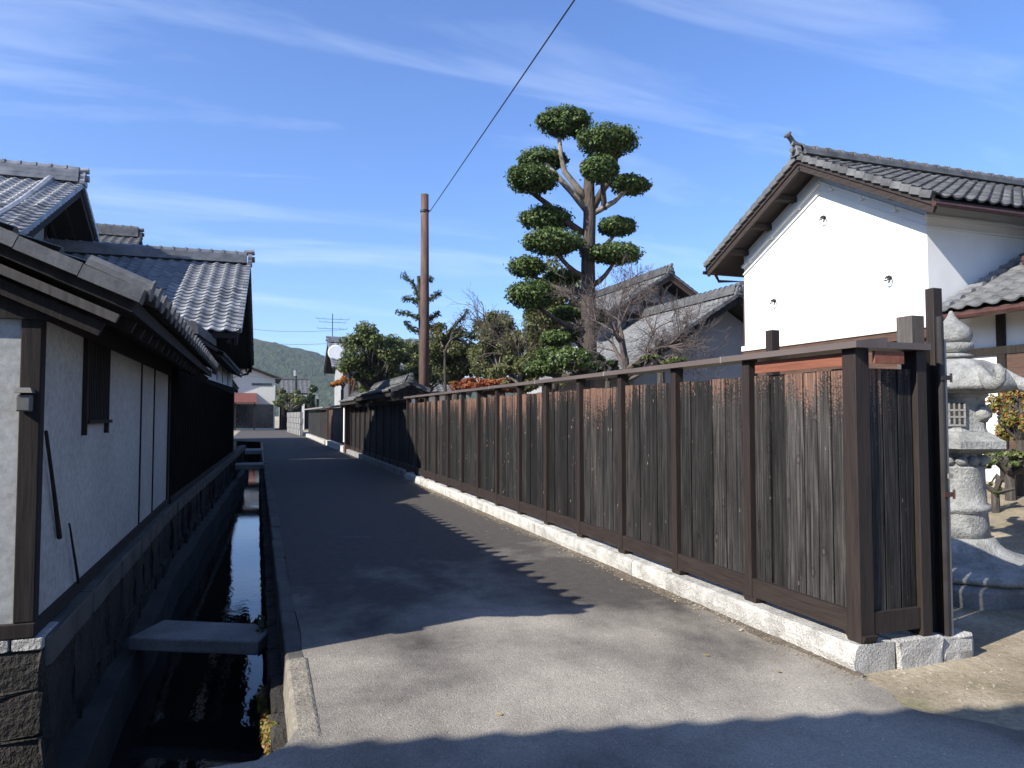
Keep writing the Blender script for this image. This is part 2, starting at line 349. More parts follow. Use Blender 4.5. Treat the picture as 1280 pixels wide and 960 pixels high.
def rough_block(sx, sy, sz, j):     # uneven stone about its centre bottom, 3x3 faces per side top
    mb = MB(); xs = (-.5, -.43, 0, .43, .5); n = 5; vs = {}; V = []
    for i in range(n):
        for k in range(n):
            for l in range(n):
                if i in (0, n - 1) or k in (0, n - 1) or l in (0, n - 1):
                    e = sum(q in (0, n - 1) for q in (i, k, l)); s_ = 1 - .012 * (e - 1) - (.02 if e == 3 else 0)
                    vs[(i, k, l)] = len(V)
                    V.append((xs[i] * sx * s_ + random.uniform(-j, j), xs[k] * sy * s_ + random.uniform(-j, j), (xs[l] * s_ + .5) * sz + random.uniform(-j, j)))
    F = []
    for a in range(n - 1):
        for b in range(n - 1):
            F += [(vs[(a, b, 0)], vs[(a, b + 1, 0)], vs[(a + 1, b + 1, 0)], vs[(a + 1, b, 0)]), (vs[(a, b, 4)], vs[(a + 1, b, 4)], vs[(a + 1, b + 1, 4)], vs[(a, b + 1, 4)]),
                  (vs[(a, 0, b)], vs[(a + 1, 0, b)], vs[(a + 1, 0, b + 1)], vs[(a, 0, b + 1)]), (vs[(a, 4, b)], vs[(a, 4, b + 1)], vs[(a + 1, 4, b + 1)], vs[(a + 1, 4, b)]),
                  (vs[(0, a, b)], vs[(0, a, b + 1)], vs[(0, a + 1, b + 1)], vs[(0, a + 1, b)]), (vs[(4, a, b)], vs[(4, a + 1, b)], vs[(4, a + 1, b + 1)], vs[(4, a, b + 1)])]
    mb.v = V; mb.f = F; return mb

# ------------------------------------------------------------------ roof tiles
def tile_mesh(w, l, h=.045, n=8, t=.028, name='roof_tile'):
    mb = MB(); pr = []
    for k in range(n + 1):
        u = k / n; c = (.5 + .5 * math.cos(2 * math.pi * (u - .12)))
        pr.append((u * w * 1.02, h * c ** 1.6))
    lo = .034
    for (x, z) in pr: mb.v.append((x, 0, z + lo))
    for (x, z) in pr: mb.v.append((x, l * 1.12, z + .004))
    for (x, z) in pr: mb.v.append((x, 0, z + lo - t))
    m = n + 1
    for k in range(n):
        mb.f.append((k, k + 1, m + k + 1, m + k)); mb.f.append((2 * m + k, 2 * m + k + 1, k + 1, k))
    return mb
TILES = {}
def tile_field(parent, O, U, V, nc, nr, w, l, mat='tile', nind=0, view=None, keep=None, name='roof_tile'):
    O, U, V = Vector(O), Vector(U).normalized(), Vector(V).normalized(); Nn = U.cross(V).normalized()
    key = (w, l, mat)
    if key not in TILES:
        mb = tile_mesh(w, l); me = mb.mesh('roof_tile'); me.materials.append(MATS[mat])
        me.polygons.foreach_set('use_smooth', [i % 2 == 0 for i in range(len(me.polygons))])
        TILES[key] = (me, np.array(mb.v), np.array(mb.f))
    me, bv, bf = TILES[key]
    cells = [(i, j) for i in range(nc) for j in range(nr) if keep is None or keep(i, j)]
    pos = {c: O + U * (w * c[0]) + V * (l * c[1]) for c in cells}
    cells.sort(key=lambda c: view(*c) if view else (pos[c] - _c).length)
    rot = Matrix((U, V, Nn)).transposed().to_4x4()
    for c in cells[:nind]:
        o = bpy.data.objects.new(name, me); COL.objects.link(o); o.parent = parent
        jr = Matrix.Rotation(random.gauss(0, .012), 4, 'X') @ Matrix.Rotation(random.gauss(0, .012), 4, 'Z')
        o.matrix_local = Matrix.Translation(pos[c] - wloc(parent) + Nn * random.uniform(0, .004)) @ rot @ jr
    rest = cells[nind:]
    if rest:
        Rm = np.array(rot)[:3, :3]; P = np.array([tuple(pos[c]) for c in rest]); b = bv @ Rm.T
        V_ = (P[:, None, :] + b[None]).reshape(-1, 3); F_ = (np.arange(len(rest))[:, None, None] * len(bv) + bf[None]).reshape(-1, 4)
        m2 = npmesh('roof_tiles', V_, F_); o = obj('roof_tiles', m2, mat, parent); o['kind'] = 'stuff'

def ridge_part(parent, A, B, w=.26, h=.22, mat='tile', knob=.3):
    A, B = Vector(A), Vector(B); mb = MB(); d = (B - A).normalized(); n = max(2, int((B - A).length / knob))
    side = d.cross(Vector((0, 0, 1))).normalized()
    for k, (ww, z0, z1) in enumerate(((w * 1.25, 0, .3), (w * 1.1, .3, .62), (w * .95, .62, .85))):
        mb.bar(A + Vector((0, 0, h * (z0 + z1) / 2)), B + Vector((0, 0, h * (z0 + z1) / 2)), ww, h * (z1 - z0) - .012)
        mb.bar(A + Vector((0, 0, h * z1)), B + Vector((0, 0, h * z1)), ww * .85, .03)
    step = (B - A) / n
    for i in range(n):
        p = A + step * i + Vector((0, 0, h * .9)); q = p + step * .97
        mb.tube([p, q], [w * .36, w * .33], 8); mb.tube([p, p + step * .16], w * .42, 8)
    return obj('ridge', mb, mat, parent)

def end_tile(parent, P, d, s=.34, mat='tile'):
    """ridge-end ornament facing direction d"""
    P = Vector(P); d = Vector(d).normalized(); side = d.cross(Vector((0, 0, 1))).normalized(); up = Vector((0, 0, 1)); mb = MB()
    prof = [(-.62, -.25), (-.66, .05), (-.45, .2), (-.48, .5), (-.25, .8), (0, .92), (.25, .8), (.48, .5), (.45, .2), (.66, .05), (.62, -.25)]
    a = [P + side * x * s + up * z * s for x, z in prof]; b = [p + d * .10 for p in a]; n = len(prof)
    mb.add(a + b, [tuple(range(n)), tuple(reversed(range(n, 2 * n)))] + [(i, i + n, (i + 1) % n + n, (i + 1) % n) for i in range(n)])
    mb.tube([P + d * .08 + up * .35 * s, P + d * .17 + up * .35 * s], s * .27, 10)
    mb.tube([P - d * .1 + up * .95 * s, P + d * .16 + up * 1.05 * s], s * .26, 10)
    return obj('end_tile', mb, mat, parent)

def slab(mb, a, b, c, d, t):       # quad a,b,c,d (top, ccw from above) thickened downwards
    dn = Vector((0, 0, -t)); q = [Vector(p) for p in (a, b, c, d)]
    mb.hexa([p + dn for p in q], q); return mb

def gable_roof(th, A, B, run, slope, zr, mat='tile', tw=.27, tl=.24, nind=(0, 0), skip=(False, False), rafters=True, wood='timber_dark', ridge=True, ends=(True, True), verge=True, rh=.24, es=.28, bh=.17):
    """A,B ridge ends (x,y); run = (left run, right run) seen walking A->B"""
    A, B = Vector((*A, zr)), Vector((*B, zr)); d = (B - A); Lr = d.length; d.normalize(); rt = d.cross(Vector((0, 0, 1)))
    sls = slope if isinstance(slope, tuple) else (slope, slope)
    roof = obj('roof', MB_roof_base(A, B, d, rt, run, sls), wood, th)
    for s, rn, ni, sk, slope in ((-1, run[0], nind[0], skip[0], sls[0]), (1, run[1], nind[1], skip[1], sls[1])):
        if sk: continue
        out_ = rt * s; down = (out_ - Vector((0, 0, slope))).normalized(); V = -down
        U = d if s == 1 else -d
        # U x V must point up
        if U.cross(V).z < 0: U = -U
        ln = rn * math.sqrt(1 + slope ** 2); nr = int(ln / tl); start = A if U.dot(d) > 0 else B
        eave = start + out_ * rn - Vector((0, 0, slope * rn)) + Vector((0, 0, .03)) + down * .05
        nc = int(Lr / tw); ww = Lr / nc
        tile_field(roof, eave, U, V, nc, nr + 1, round(ww, 4), round((ln + .02) / (nr + 1), 4), mat, ni)
        if verge:
            for P, near in ((A, ends[0]), (B, ends[1])):
                mb = MB()
                for k in range(nr + 1):
                    t0 = k / (nr + 1) * ln; p = P + down * (ln - t0) + Vector((0, 0, .06)); q = p + V * (ln / (nr + 1) * 1.08) - Vector((0, 0, .03))
                    if ni and near: obj('verge_tile', MB().bar(p, q, .10, .11), mat, roof)
                    else: mb.bar(p, q, .10, .11)
                if mb.v: obj('verge_tiles', mb, mat, roof)['kind'] = 'stuff'
        for P, e in ((A, 1), (B, -1)):
            o_ = d * e * .05
            obj('bargeboard', MB().bar(P + o_ - Vector((0, 0, .16)), P + o_ + down * (ln - .02) - Vector((0, 0, .16)), .05, bh), wood, roof)
        if rafters:
            mr = MB(); k = .3
            while k < Lr - .1:
                p = A + d * k - Vector((0, 0, .19)); mr.bar(p + down * .1, p + down * (ln - .05), .06, .09); k += .42
            obj('rafters', mr, wood, roof)['kind'] = 'stuff'
    if ridge:
        ridge_part(roof, A + d * .05 + Vector((0, 0, .05)), B - d * .05 + Vector((0, 0, .05)), .28, rh, mat)
    if ends[0]: end_tile(roof, A + Vector((0, 0, .08)) + d * .02, -d, es, mat)
    if ends[1]: end_tile(roof, B + Vector((0, 0, .08)) - d * .02, d, es, mat)
    return roof
def MB_roof_base(A, B, d, rt, run, slope):
    mb = MB(); up = Vector((0, 0, 1))
    L0 = -rt * run[0] - up * slope[0] * run[0]; R0 = rt * run[1] - up * slope[1] * run[1]; t = up * .1
    P = [A + L0, A, A + R0, B + L0, B, B + R0]; Q = [p - t for p in P]
    mb.add(P + Q, [(0, 1, 4, 3), (1, 2, 5, 4), (9, 10, 7, 6), (10, 11, 8, 7), (0, 3, 9, 6), (2, 8, 11, 5), (0, 6, 7, 1), (1, 7, 8, 2), (4, 10, 9, 3), (5, 11, 10, 4)])
    return mb
def gable_body(A, B, run, slope, zr, z0, drop=.12):
    """solid walls under a gable roof: pentagon extruded from A to B (already inset)"""
    A, B = Vector((*A, 0)), Vector((*B, 0)); d = (B - A).normalized(); rt = d.cross(Vector((0, 0, 1))); mb = MB(); vs = []
    for P in (A, B):
        vs += [P - rt * run[0] + Vector((0, 0, z0)), P + rt * run[1] + Vector((0, 0, z0)), P + rt * run[1] + Vector((0, 0, zr - slope * run[1] - drop)),
               P + Vector((0, 0, zr - drop)), P - rt * run[0] + Vector((0, 0, zr - slope * run[0] - drop))]
    return mb.add(vs, [(0, 1, 2, 3, 4), (9, 8, 7, 6, 5), (0, 4, 9, 5), (1, 6, 7, 2), (2, 7, 8, 3), (3, 8, 9, 4), (0, 5, 6, 1)])

# ------------------------------------------------------------------ foliage
def leaf_cloud(cs, n, size, seed=0, asp=.55, up=.5, shell=.55, tail=.02):
    """cs: list of (centre, (rx,ry,rz)); leaves spread through the outer part of each ellipsoid; returns V,F"""
    g = np.random.default_rng(seed); Vs = []; tot = sum(r[0] * r[1] + r[0] * r[2] for _, r in cs)
    for c, r in cs:
        k = max(20, int(n * (r[0] * r[1] + r[0] * r[2]) / tot)); u = g.normal(size=(k, 3)); u /= np.linalg.norm(u, axis=1)[:, None]
        bumpy = 1 + .10 * np.sin(u[:, 0] * 7 + seed + c[0]) * np.cos(u[:, 1] * 6 + c[1]) + .06 * np.sin(u[:, 2] * 11 + u[:, 0] * 9)
        rad = (shell + (1 - shell) * g.random(k) ** .55) * bumpy + g.exponential(tail, k)
        P = np.array(c)[None] + u * rad[:, None] * np.array(r)[None]
        nn = u + g.normal(size=(k, 3)) * .75; nn[:, 2] += up; nn /= np.linalg.norm(nn, axis=1)[:, None]
        a = np.cross(nn, g.normal(size=(k, 3))); a /= np.linalg.norm(a, axis=1)[:, None]; b = np.cross(nn, a)
        sz = size * (.6 + .8 * g.random(k))[:, None]
        Vs.append(np.stack([P - a * sz, P - b * sz * asp, P + a * sz, P + b * sz * asp + nn * sz * .15], 1).reshape(-1, 3))
    V = np.concatenate(Vs); F = np.arange(len(V)).reshape(-1, 4); return V, F
def foliage(name, cs, n, size, mat, parent, seed=0, **k):
    V, F = leaf_cloud(cs, n, size, seed, **k); V = V - np.array(tuple(wloc(parent)))[None] if parent else V
    me = npmesh(name, V, F); me.materials.append(MATS[mat]); o = bpy.data.objects.new(name, me); COL.objects.link(o)
    if parent: o.parent = parent
    return o
def blob(mb, c, r, seed=0, nu=10, nv=7):
    o = len(mb.v); g = random.Random(seed)
    for j in range(nv):
        ph = math.pi * (j + .5) / nv - math.pi / 2
        for i in range(nu):
            th = 2 * math.pi * i / nu; k = 1 + g.uniform(-.12, .12)
            mb.v.append((c[0] + r[0] * k * math.cos(ph) * math.cos(th), c[1] + r[1] * k * math.cos(ph) * math.sin(th), c[2] + r[2] * k * math.sin(ph)))
    for j in range(nv - 1):
        for i in range(nu): mb.f.append((o + j * nu + i, o + j * nu + (i + 1) % nu, o + (j + 1) * nu + (i + 1) % nu, o + (j + 1) * nu + i))
    mb.f.append(tuple(o + i for i in reversed(range(nu)))); mb.f.append(tuple(o + (nv - 1) * nu + i for i in range(nu)))
def curve3(p, q, bend, n=6):
    p, q = Vector(p), Vector(q); return [p.lerp(q, k / n) + Vector(bend) * math.sin(math.pi * k / n) for k in range(n + 1)]
def bare_tree(mb, p, d, ln, r, depth, g, spread=.55, up=.12, minr=.003):
    """recursive bare branches"""
    pts = [Vector(p)]; rad = [r]; d = Vector(d).normalized(); n = 4
    for k in range(n):
        d = (d + Vector((g.gauss(0, .13), g.gauss(0, .13), g.gauss(0, .10) + up * .3))).normalized()
        pts.append(pts[-1] + d * ln / n); rad.append(max(minr, r * (1 - .42 * (k + 1) / n)))
    mb.tube(pts, rad, 6 if r > .02 else 4, False)
    if depth == 0: return
    for k in range(g.randint(2, 3) + (1 if depth > 2 else 0)):
        i = g.randint(2, n); a = g.uniform(0, 6.28); ax = d.orthogonal().normalized(); ax.rotate(Matrix.Rotation(a, 3, d))
        nd = (d * (1 - spread * .5) + ax * g.uniform(.4, 1) * spread * 1.6 + Vector((0, 0, up))).normalized()
        bare_tree(mb, pts[i], nd, ln * g.uniform(.6, .85), max(minr, rad[i] * .72), depth - 1, g, spread, up, minr)

# ================================================================== THE SETTING
CX0, CX1, CY0, CY1, BED, WZ = -1.15, .20, 3.45, 48., -1.25, -.86     # canal trench
def left_line(y): return -1.15 + max(0, y - 10.9) * .031            # house line, bending towards the lane
gm = MB(); BIG = 1500
def q(x0, x1, y0, y1, z): gm.add([(x0, y0, z), (x1, y0, z), (x1, y1, z), (x0, y1, z)], [(0, 1, 2, 3)])
Z0 = -.02
q(-BIG, CX0, -BIG, CY0, Z0); q(-BIG, CX0, 4.8, BIG, Z0); q(-BIG, -5, CY0, 4.8, Z0); q(-5, CX0, CY0, 4.8, BED)
q(CX0, CX1, -BIG, CY0, Z0); q(CX0, CX1, CY1, BIG, Z0); q(CX0, CX1, CY0, CY1, BED)
q(CX1, 6, -BIG, BIG, Z0)
gm.add([(6, -BIG, Z0), (6.0, BIG, Z0), (10, -BIG, .55), (10, BIG, .55), (60, -BIG, .55), (60, BIG, .55), (61, -BIG, -.02), (61, BIG, -.02), (BIG, -BIG, -.02), (BIG, BIG, -.02)],
       [(0, 2, 3, 1), (2, 4, 5, 3), (4, 6, 7, 5), (6, 8, 9, 7)])
gm.add([(-5, CY0, BED), (-5, 4.8, BED), (-5, 4.8, Z0), (-5, CY0, Z0)], [(0, 1, 2, 3)]); gm.add([(-5, 4.8, BED), (CX0, 4.8, BED), (CX0, 4.8, Z0), (-5, 4.8, Z0)], [(0, 1, 2, 3)]); gm.add([(-5, CY0, BED), (CX0, CY0, BED), (CX0, CY0, Z0), (-5, CY0, Z0)], [(0, 1, 2, 3)])
for x, ya in ((CX0, 4.8), (CX1, CY0)): gm.add([(x, ya, BED), (x, CY1, BED), (x, CY1, Z0), (x, ya, Z0)], [(0, 1, 2, 3)])
for y in (CY0, CY1): gm.add([(CX0, y, BED), (CX1, y, BED), (CX1, y, Z0), (CX0, y, Z0)], [(0, 1, 2, 3)])
struct('ground', gm, 'soil')

def edge_x(y):     # irregular right edge of the tarmac
    return 3.46 if y > 3.52 else 3.46 - max(0, .16 - abs(y - 3.0) * .3) + (3.0 - y) * .35 * (y < 2.9)
rm = MB(); ys = [-14, -8, -4, -2, 0, 1, 1.6, 2.0, 2.4, 2.7, 2.9, 3.0, 3.1, 3.2, 3.3, 3.4, 3.5, 3.6, 3.75]
L_ = [-9 if y <= 3.3 else (-9, -9, -9)[0] for y in ys]
rows = []
for y in ys:
    xl = -9. if y <= 3.42 else (.02 if y < 3.55 else (.14 if y < 3.65 else .2))
    if 3.25 < y <= 3.42: xl = -9.
    rows.append(((xl, y, 0), (edge_x(y) + random.uniform(-.03, .03), y, 0)))
yy = 4.0
while yy < 90:
    xl = .31 + max(0, yy - 20) * .006 + random.uniform(-.012, .012) if yy < 46 else -1.6
    rows.append(((xl, yy, 0), (3.46 if yy < 60 else 3.46 + (yy - 60) * .02, yy, 0))); yy += .5 if yy < 8 else 3
for k in range(len(rows) - 1): rm.add([rows[k][0], rows[k][1], rows[k + 1][1], rows[k + 1][0]], [(0, 1, 2, 3)])
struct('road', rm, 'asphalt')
wm_ = MB().add([(CX0, CY0, WZ), (CX1, CY0, WZ), (CX1, CY1, WZ), (CX0, CY1, WZ), (-5, CY0, WZ), (-5, 4.8, WZ), (CX0, 4.8, WZ)], [(0, 1, 2, 3, 6), (4, 0, 6, 5)])
struct('canal_water', wm_, 'water')

# hills far behind
hm = MB(); g = random.Random(3); nx, ny = 90, 14
ctrl = [(-900, 150), (-400, 110), (-120, 88), (-40, 76), (0, 74), (14, 72.5), (40, 66), (64, 60), (88, 46), (130, 36), (220, 40), (420, 60), (900, 90)]
def hz(x):
    for (a, za), (b, zb) in zip(ctrl, ctrl[1:]):
        if a <= x <= b: k = (x - a) / (b - a); k = k * k * (3 - 2 * k) if abs(zb - za) > 20 else k; return za + (zb - za) * k
    return 90
from mathutils import noise as mn
hv = []
for j in range(ny + 1):
    for i in range(241):
        x = -600 + i * 5; t = j / ny; y = 600 + t * 140
        z = hz(x) * math.sin(t * math.pi / 2) ** .8 + mn.noise((x * .05, y * .05, 1)) * 3 * t + mn.noise((x * .31, y * .31, 4)) * 2.4 * t
        hv.append((x, y, z - .5))
hm.add(hv, [(j * 241 + i, j * 241 + i + 1, (j + 1) * 241 + i + 1, (j + 1) * 241 + i) for j in range(ny) for i in range(240)])
hill = struct('hill', hm, 'hill_forest'); hill.data.polygons.foreach_set('use_smooth', [True] * len(hill.data.polygons))

# kerb along the canal
kt = thing('canal_kerb', 'pale concrete kerb between the tarmac lane and the canal', 'kerb', (.3, 4, 0))
yk = 3.66; ki = 0
while yk < 45:
    y2 = yk + (1.15 if ki else 1.2); off = max(0, yk - 20) * .006; off2 = max(0, y2 - 20) * .006
    bb = MB().hexa([(.18 + off, yk, -.25), (.32 + off, yk, -.25), (.32 + off2, y2 - .012, -.25), (.18 + off2, y2 - .012, -.25)],
                   [(.195 + off, yk, .006), (.32 + off, yk, .004), (.32 + off2, y2 - .012, .004), (.195 + off2, y2 - .012, .006)])
    obj('kerb_stone', jitter(bb, .010), 'concrete_mid' if yk > 4.7 else 'kerb_lit', kt, bevel=.02); yk = y2; ki += 1  # first stone takes a paler copy: sunlight put into its colour
# canal side wall under the kerb
cw = thing('canal_wall', 'dark stone retaining wall of the canal on the lane side', 'wall', (.15, 4, BED))
cm_ = [jitter(rough_block(.12, .62, .36, .012), 0).mesh('wall_stone') for _ in range(4)]
for m_ in cm_: m_.materials.append(MATS['stone_dark'])
for r_ in range(3):
    y = 3.62 + .3 * (r_ % 2)
    while y < 30:
        obj('wall_stone', random.choice(cm_), None, cw, (.165 + random.uniform(-.015, .012), y, BED + .02 + .33 * r_)); y += .63
# foundation of the houses on the left
fw_ = thing('foundation_wall', 'dark stone foundation of the left houses rising from the canal', 'wall', (-1.15, 5, BED))
fm_ = [rough_block(.16, .62, .46, .018).mesh('wall_stone') for _ in range(5)]
for m_ in fm_: m_.materials.append(MATS['stone_dark'])
for r_ in range(3):
    y = 4.97 + .28 * (r_ % 2)
    while y < 31:
        obj('wall_stone', random.choice(fm_), None, fw_, (left_line(y) - .02 + random.uniform(-.02, .02), y, -1.25 + .465 * r_ + .02)); y += .63
cps = [rough_block(.22, 1.1, .16, .006).mesh('cap_stone') for _ in range(3)]
for m_ in cps: m_.materials.append(MATS['concrete_mid'])
y = 5.22
while y < 31: obj('cap_stone', random.choice(cps), None, fw_, (left_line(y) - .02, y, .165), (0, 0, -.03 if y > 10.9 else 0)); y += 1.12
# near end, dressed corner stones facing the camera
for (x0, x1, z0, z1) in ((-1.235, -1.09, .27, .335), (-1.6, -1.25, .27, .335), (-1.52, -1.085, .05, .262), (-1.40, -1.09, -.19, .042), (-1.7, -1.07, -.50, -.2), (-1.6, -1.1, -.86, -.51), (-1.7, -1.08, -1.25, -.87), (-2.3, -1.615, .27, .335), (-2.3, -1.54, .05, .262), (-2.2, -1.415, -.19, .042), (-2.4, -1.72, -.50, -.2), (-2.4, -1.62, -.86, -.51), (-3.1, -2.32, .05, .262), (-3.0, -2.22, -.19, .042), (-3.1, -2.42, -.5, -.2)):
    obj('corner_stone', rough_block(x1 - x0, .34, z1 - z0, .012 if z1 - z0 > .1 else .002), 'granite' if z0 > .2 else 'stone_dark', fw_, ((x0 + x1) / 2, 4.79, z0), bevel=.008)
lg = MB(); y = CY0 + .8
lv = []
while y < 31:
    xe = left_line(y) + .21 + .02 * math.sin(y * 1.7); lv.append((y, xe)); y += .7
for (a, xa), (b, xb) in zip(lv, lv[1:]):
    lg.hexa([(left_line(a) - .05, a, -1.2), (xa + .03, a, -1.2), (xb + .03, b, -1.2), (left_line(b) - .05, b, -1.2)], [(left_line(a) - .05, a, -.45), (xa, a, -.49), (xb, b, -.49), (left_line(b) - .05, b, -.45)])
tag(obj('canal_ledge', lg, 'concrete_dark'), 'narrow concrete ledge above the water at the foot of the left foundation', 'ledge')
# stone slabs crossing the canal
def bridge(corners, z, t, label, mat='concrete'):
    bt = jitter(MB().hexa([(x, y, z - t) for x, y in corners], [(x, y, z) for x, y in corners]), .006)
    o = obj('stone_slab_bridge', bt, mat, bevel=.015); tag(o, label, 'slab', 'stone slabs across the canal'); return o
bridge([(-1.02, 7.0), (.03, 6.50), (.20, 6.95), (-.80, 7.50)], -.35, .12, 'skewed stone slab across the dark canal, nearest to the viewer')
bridge([(-1.0, 24.6), (.20, 24.4), (.20, 25.4), (-1.0, 25.6)], -.02, .16, 'stone slab across the canal halfway down the lane')
bridge([(-.9, 33.6), (.3, 33.4), (.3, 35.4), (-.9, 35.6)], .02, .18, 'farthest stone slab across the canal')

# ================================================================== BLACK PLANK FENCE
FX, PITCHY = 3.56, 1.012
fen = thing('plank_fence', 'long charred black plank fence with brown cap along the lane', 'fence', (FX, 3.6, .15))
NB = 14; FEND = 3.56 + NB * PITCHY
pm = MB().box(-.04, .04, -.04, .04, 0, 1.77).mesh('post'); fm = MB().hexa([(-.04, -.06, 0), (.06, -.06, 0), (.06, .06, 0), (-.04, .06, 0)], [(-.046, -.085, .046), (.06, -.085, .046), (.06, .085, .046), (-.046, .085, .046)]).mesh('foot_block')
pm.materials.append(MATS['timber_fence']); fm.materials.append(MATS['timber_fence'])
planks = {}
def plank_mesh(w, h, mat):
    k = (round(w, 3), round(h, 2), mat, random.randint(0, 2))
    if k not in planks:
        mb = MB(); n = 6; xs = (-.009, .009); e = .0035
        for i in range(n + 1):
            z = h * i / n; ww = w / 2 - e - random.uniform(0, .003)
            mb.v += [(-.009, -ww + .003, z), (-.006, -ww, z), (.009, -ww, z), (.009, ww, z), (-.006, ww, z), (-.009, ww - .003, z)]
        for i in range(n):
            for c in range(6): mb.f.append((i * 6 + c, i * 6 + (c + 1) % 6, (i + 1) * 6 + (c + 1) % 6, (i + 1) * 6 + c))
        mb.f += [tuple(range(6))[::-1], tuple(n * 6 + c for c in range(6))]
        planks[k] = mb.mesh('plank'); planks[k].materials.append(MATS[mat])
    return planks[k]
for k in range(NB + 1):
    yc = 3.56 + .055 + PITCHY * k
    if k: obj('post', pm, None, fen, (FX + .04, yc, .20))
    else: obj('post', MB().box(FX, FX + .11, 3.56, 3.67, .155, 1.97), 'timber_fence', fen, bevel=.004)
    obj('foot_block', fm, None, fen, (FX + .052, yc, .155))
    if k == NB: break
    y0, y1 = yc + (.041 if k else .056), yc + PITCHY - .041; n = random.choice((5, 5, 6)); ws = [random.uniform(.75, 1.25) for _ in range(n)]; s_ = sum(ws); y = y0
    for w in ws:
        w = w / s_ * (y1 - y0); h = 1.845 - .40 + random.uniform(-.006, .008)
        obj('plank', plank_mesh(round(w / .005) * .005, 1.52, 'plank'), None, fen, (FX + .055 + random.uniform(-.007, .006), y + w / 2, .325 + random.uniform(-.008, .008))); y += w
    obj('bottom_rail', MB().box(FX + .004, FX + .075, y0 - .002, y1 + .002, .2, .335), 'rail_fence', fen, bevel=.004)
    obj('top_rail', MB().box(FX + .088, FX + .13, y0 - .05, y1 + .05, 1.72, 1.80), 'rail_fence', fen)
obj('infill_board', MB().box(FX + .012, FX + .03, 3.672, 4.53, 1.862, 1.946), 'timber_red', fen)
# cap in lengths with pale joints
cy = 3.50; ci = 0
for y2 in (4.86, 6.9, 8.9, 10.9, 12.9, 14.9, 16.9, FEND + .16):
    obj('cap_board', MB().hexa([(FX - .05, cy, 1.965), (FX + .2, cy, 1.965), (FX + .2, y2, 1.965), (FX - .05, y2, 1.965)], [(FX - .05, cy, 2.006), (FX + .2, cy, 2.035), (FX + .2, y2, 2.035), (FX - .05, y2, 2.006)]), 'cap_brown', fen)
    obj('cap_joint', MB().hexa([(FX - .054, y2 - .006, 1.962), (FX + .2, y2 - .006, 1.962), (FX + .2, y2 + .010, 1.962), (FX - .054, y2 + .010, 1.962)], [(FX - .054, y2 - .006, 2.010), (FX + .2, y2 - .006, 2.039), (FX + .2, y2 + .010, 2.039), (FX - .054, y2 + .010, 2.010)]), 'metal_grey', fen)
    cy = y2
# the short return beside the gate
obj('plank', None or plank_mesh(.13, 1.52, 'plank'), None, fen, (3.735, 3.56 + .035, .325), (0, 0, math.pi / 2))
for x in (3.862, 3.988): obj('plank', plank_mesh(.125, 1.52, 'plank'), None, fen, (x, 3.56 + .037, .325), (0, 0, math.pi / 2))
obj('bottom_rail', MB().box(3.672, 4.052, 3.565, 3.61, .2, .335), 'timber_fence', fen, bevel=.004)
obj('post', MB().box(4.052, 4.135, 3.55, 3.67, .155, 1.964), 'timber_fence', fen, bevel=.004)
obj('infill_board', MB().box(3.672, 3.91, 3.516, 3.536, 1.872, 1.95), 'timber_red', fen)
obj('cap_board', MB().hexa([(FX + .203, 3.50, 1.965), (4.12, 3.50, 1.965), (4.12, 3.76, 1.965), (FX + .203, 3.76, 1.965)], [(FX + .203, 3.50, 2.006), (4.12, 3.50, 2.006), (4.12, 3.76, 2.035), (FX + .203, 3.76, 2.035)]), 'cap_brown', fen)
fen.location += Vector((-.07, -.07, 0))
# posts behind
tag(obj('brace_post', MB().box(4.02, 4.10, 4.90, 4.98, .0, 2.26), 'timber_fence', bevel=.004), 'slim dark post standing up behind the fence cap', 'post')
gp = thing('gate_post', 'tall dark gate post with steel channel at the end of the fence', 'post', (4.28, 3.7, 0))
obj('timber_post', MB().box(4.285, 4.365, 3.62, 3.685, -.02, 2.40), 'timber_fence', gp, bevel=.004)
obj('stub_post', MB().box(4.295, 4.41, 3.80, 3.93, 0, 2.24), 'timber_worn', gp, bevel=.004)
obj('filler_board', MB().box(4.137, 4.283, 3.655, 3.68, .10, 2.0), 'timber_dark', gp)
ch = MB().box(4.275, 4.345, 3.56, 3.566, .12, 2.15).box(4.275, 4.281, 3.566, 3.615, .12, 2.15).box(4.339, 4.345, 3.566, 3.615, .12, 2.15)
obj('steel_channel', MB().tube([(4.285, 3.58, .10), (4.285, 3.58, 2.2)], .024, 12), 'metal_dark', gp)
obj('steel_edge', MB().box(4.312, 4.328, 3.57, 3.60, .10, 2.05), 'metal_grey', gp)
for z in (1.02, 1.78):
    obj('hinge', MB().box(4.255, 4.345, 3.548, 3.555, z, z + .03).tube([(4.342, 3.552, z - .015), (4.342, 3.552, z + .045)], .008, 8), 'gutter_red' if z < 1.5 else 'metal_dark', gp)
obj('latch', MB().box(4.285, 4.325, 3.54, 3.55, 1.14, 1.17), 'metal_grey', gp)

gp.location += Vector((-.05, -.06, 0))
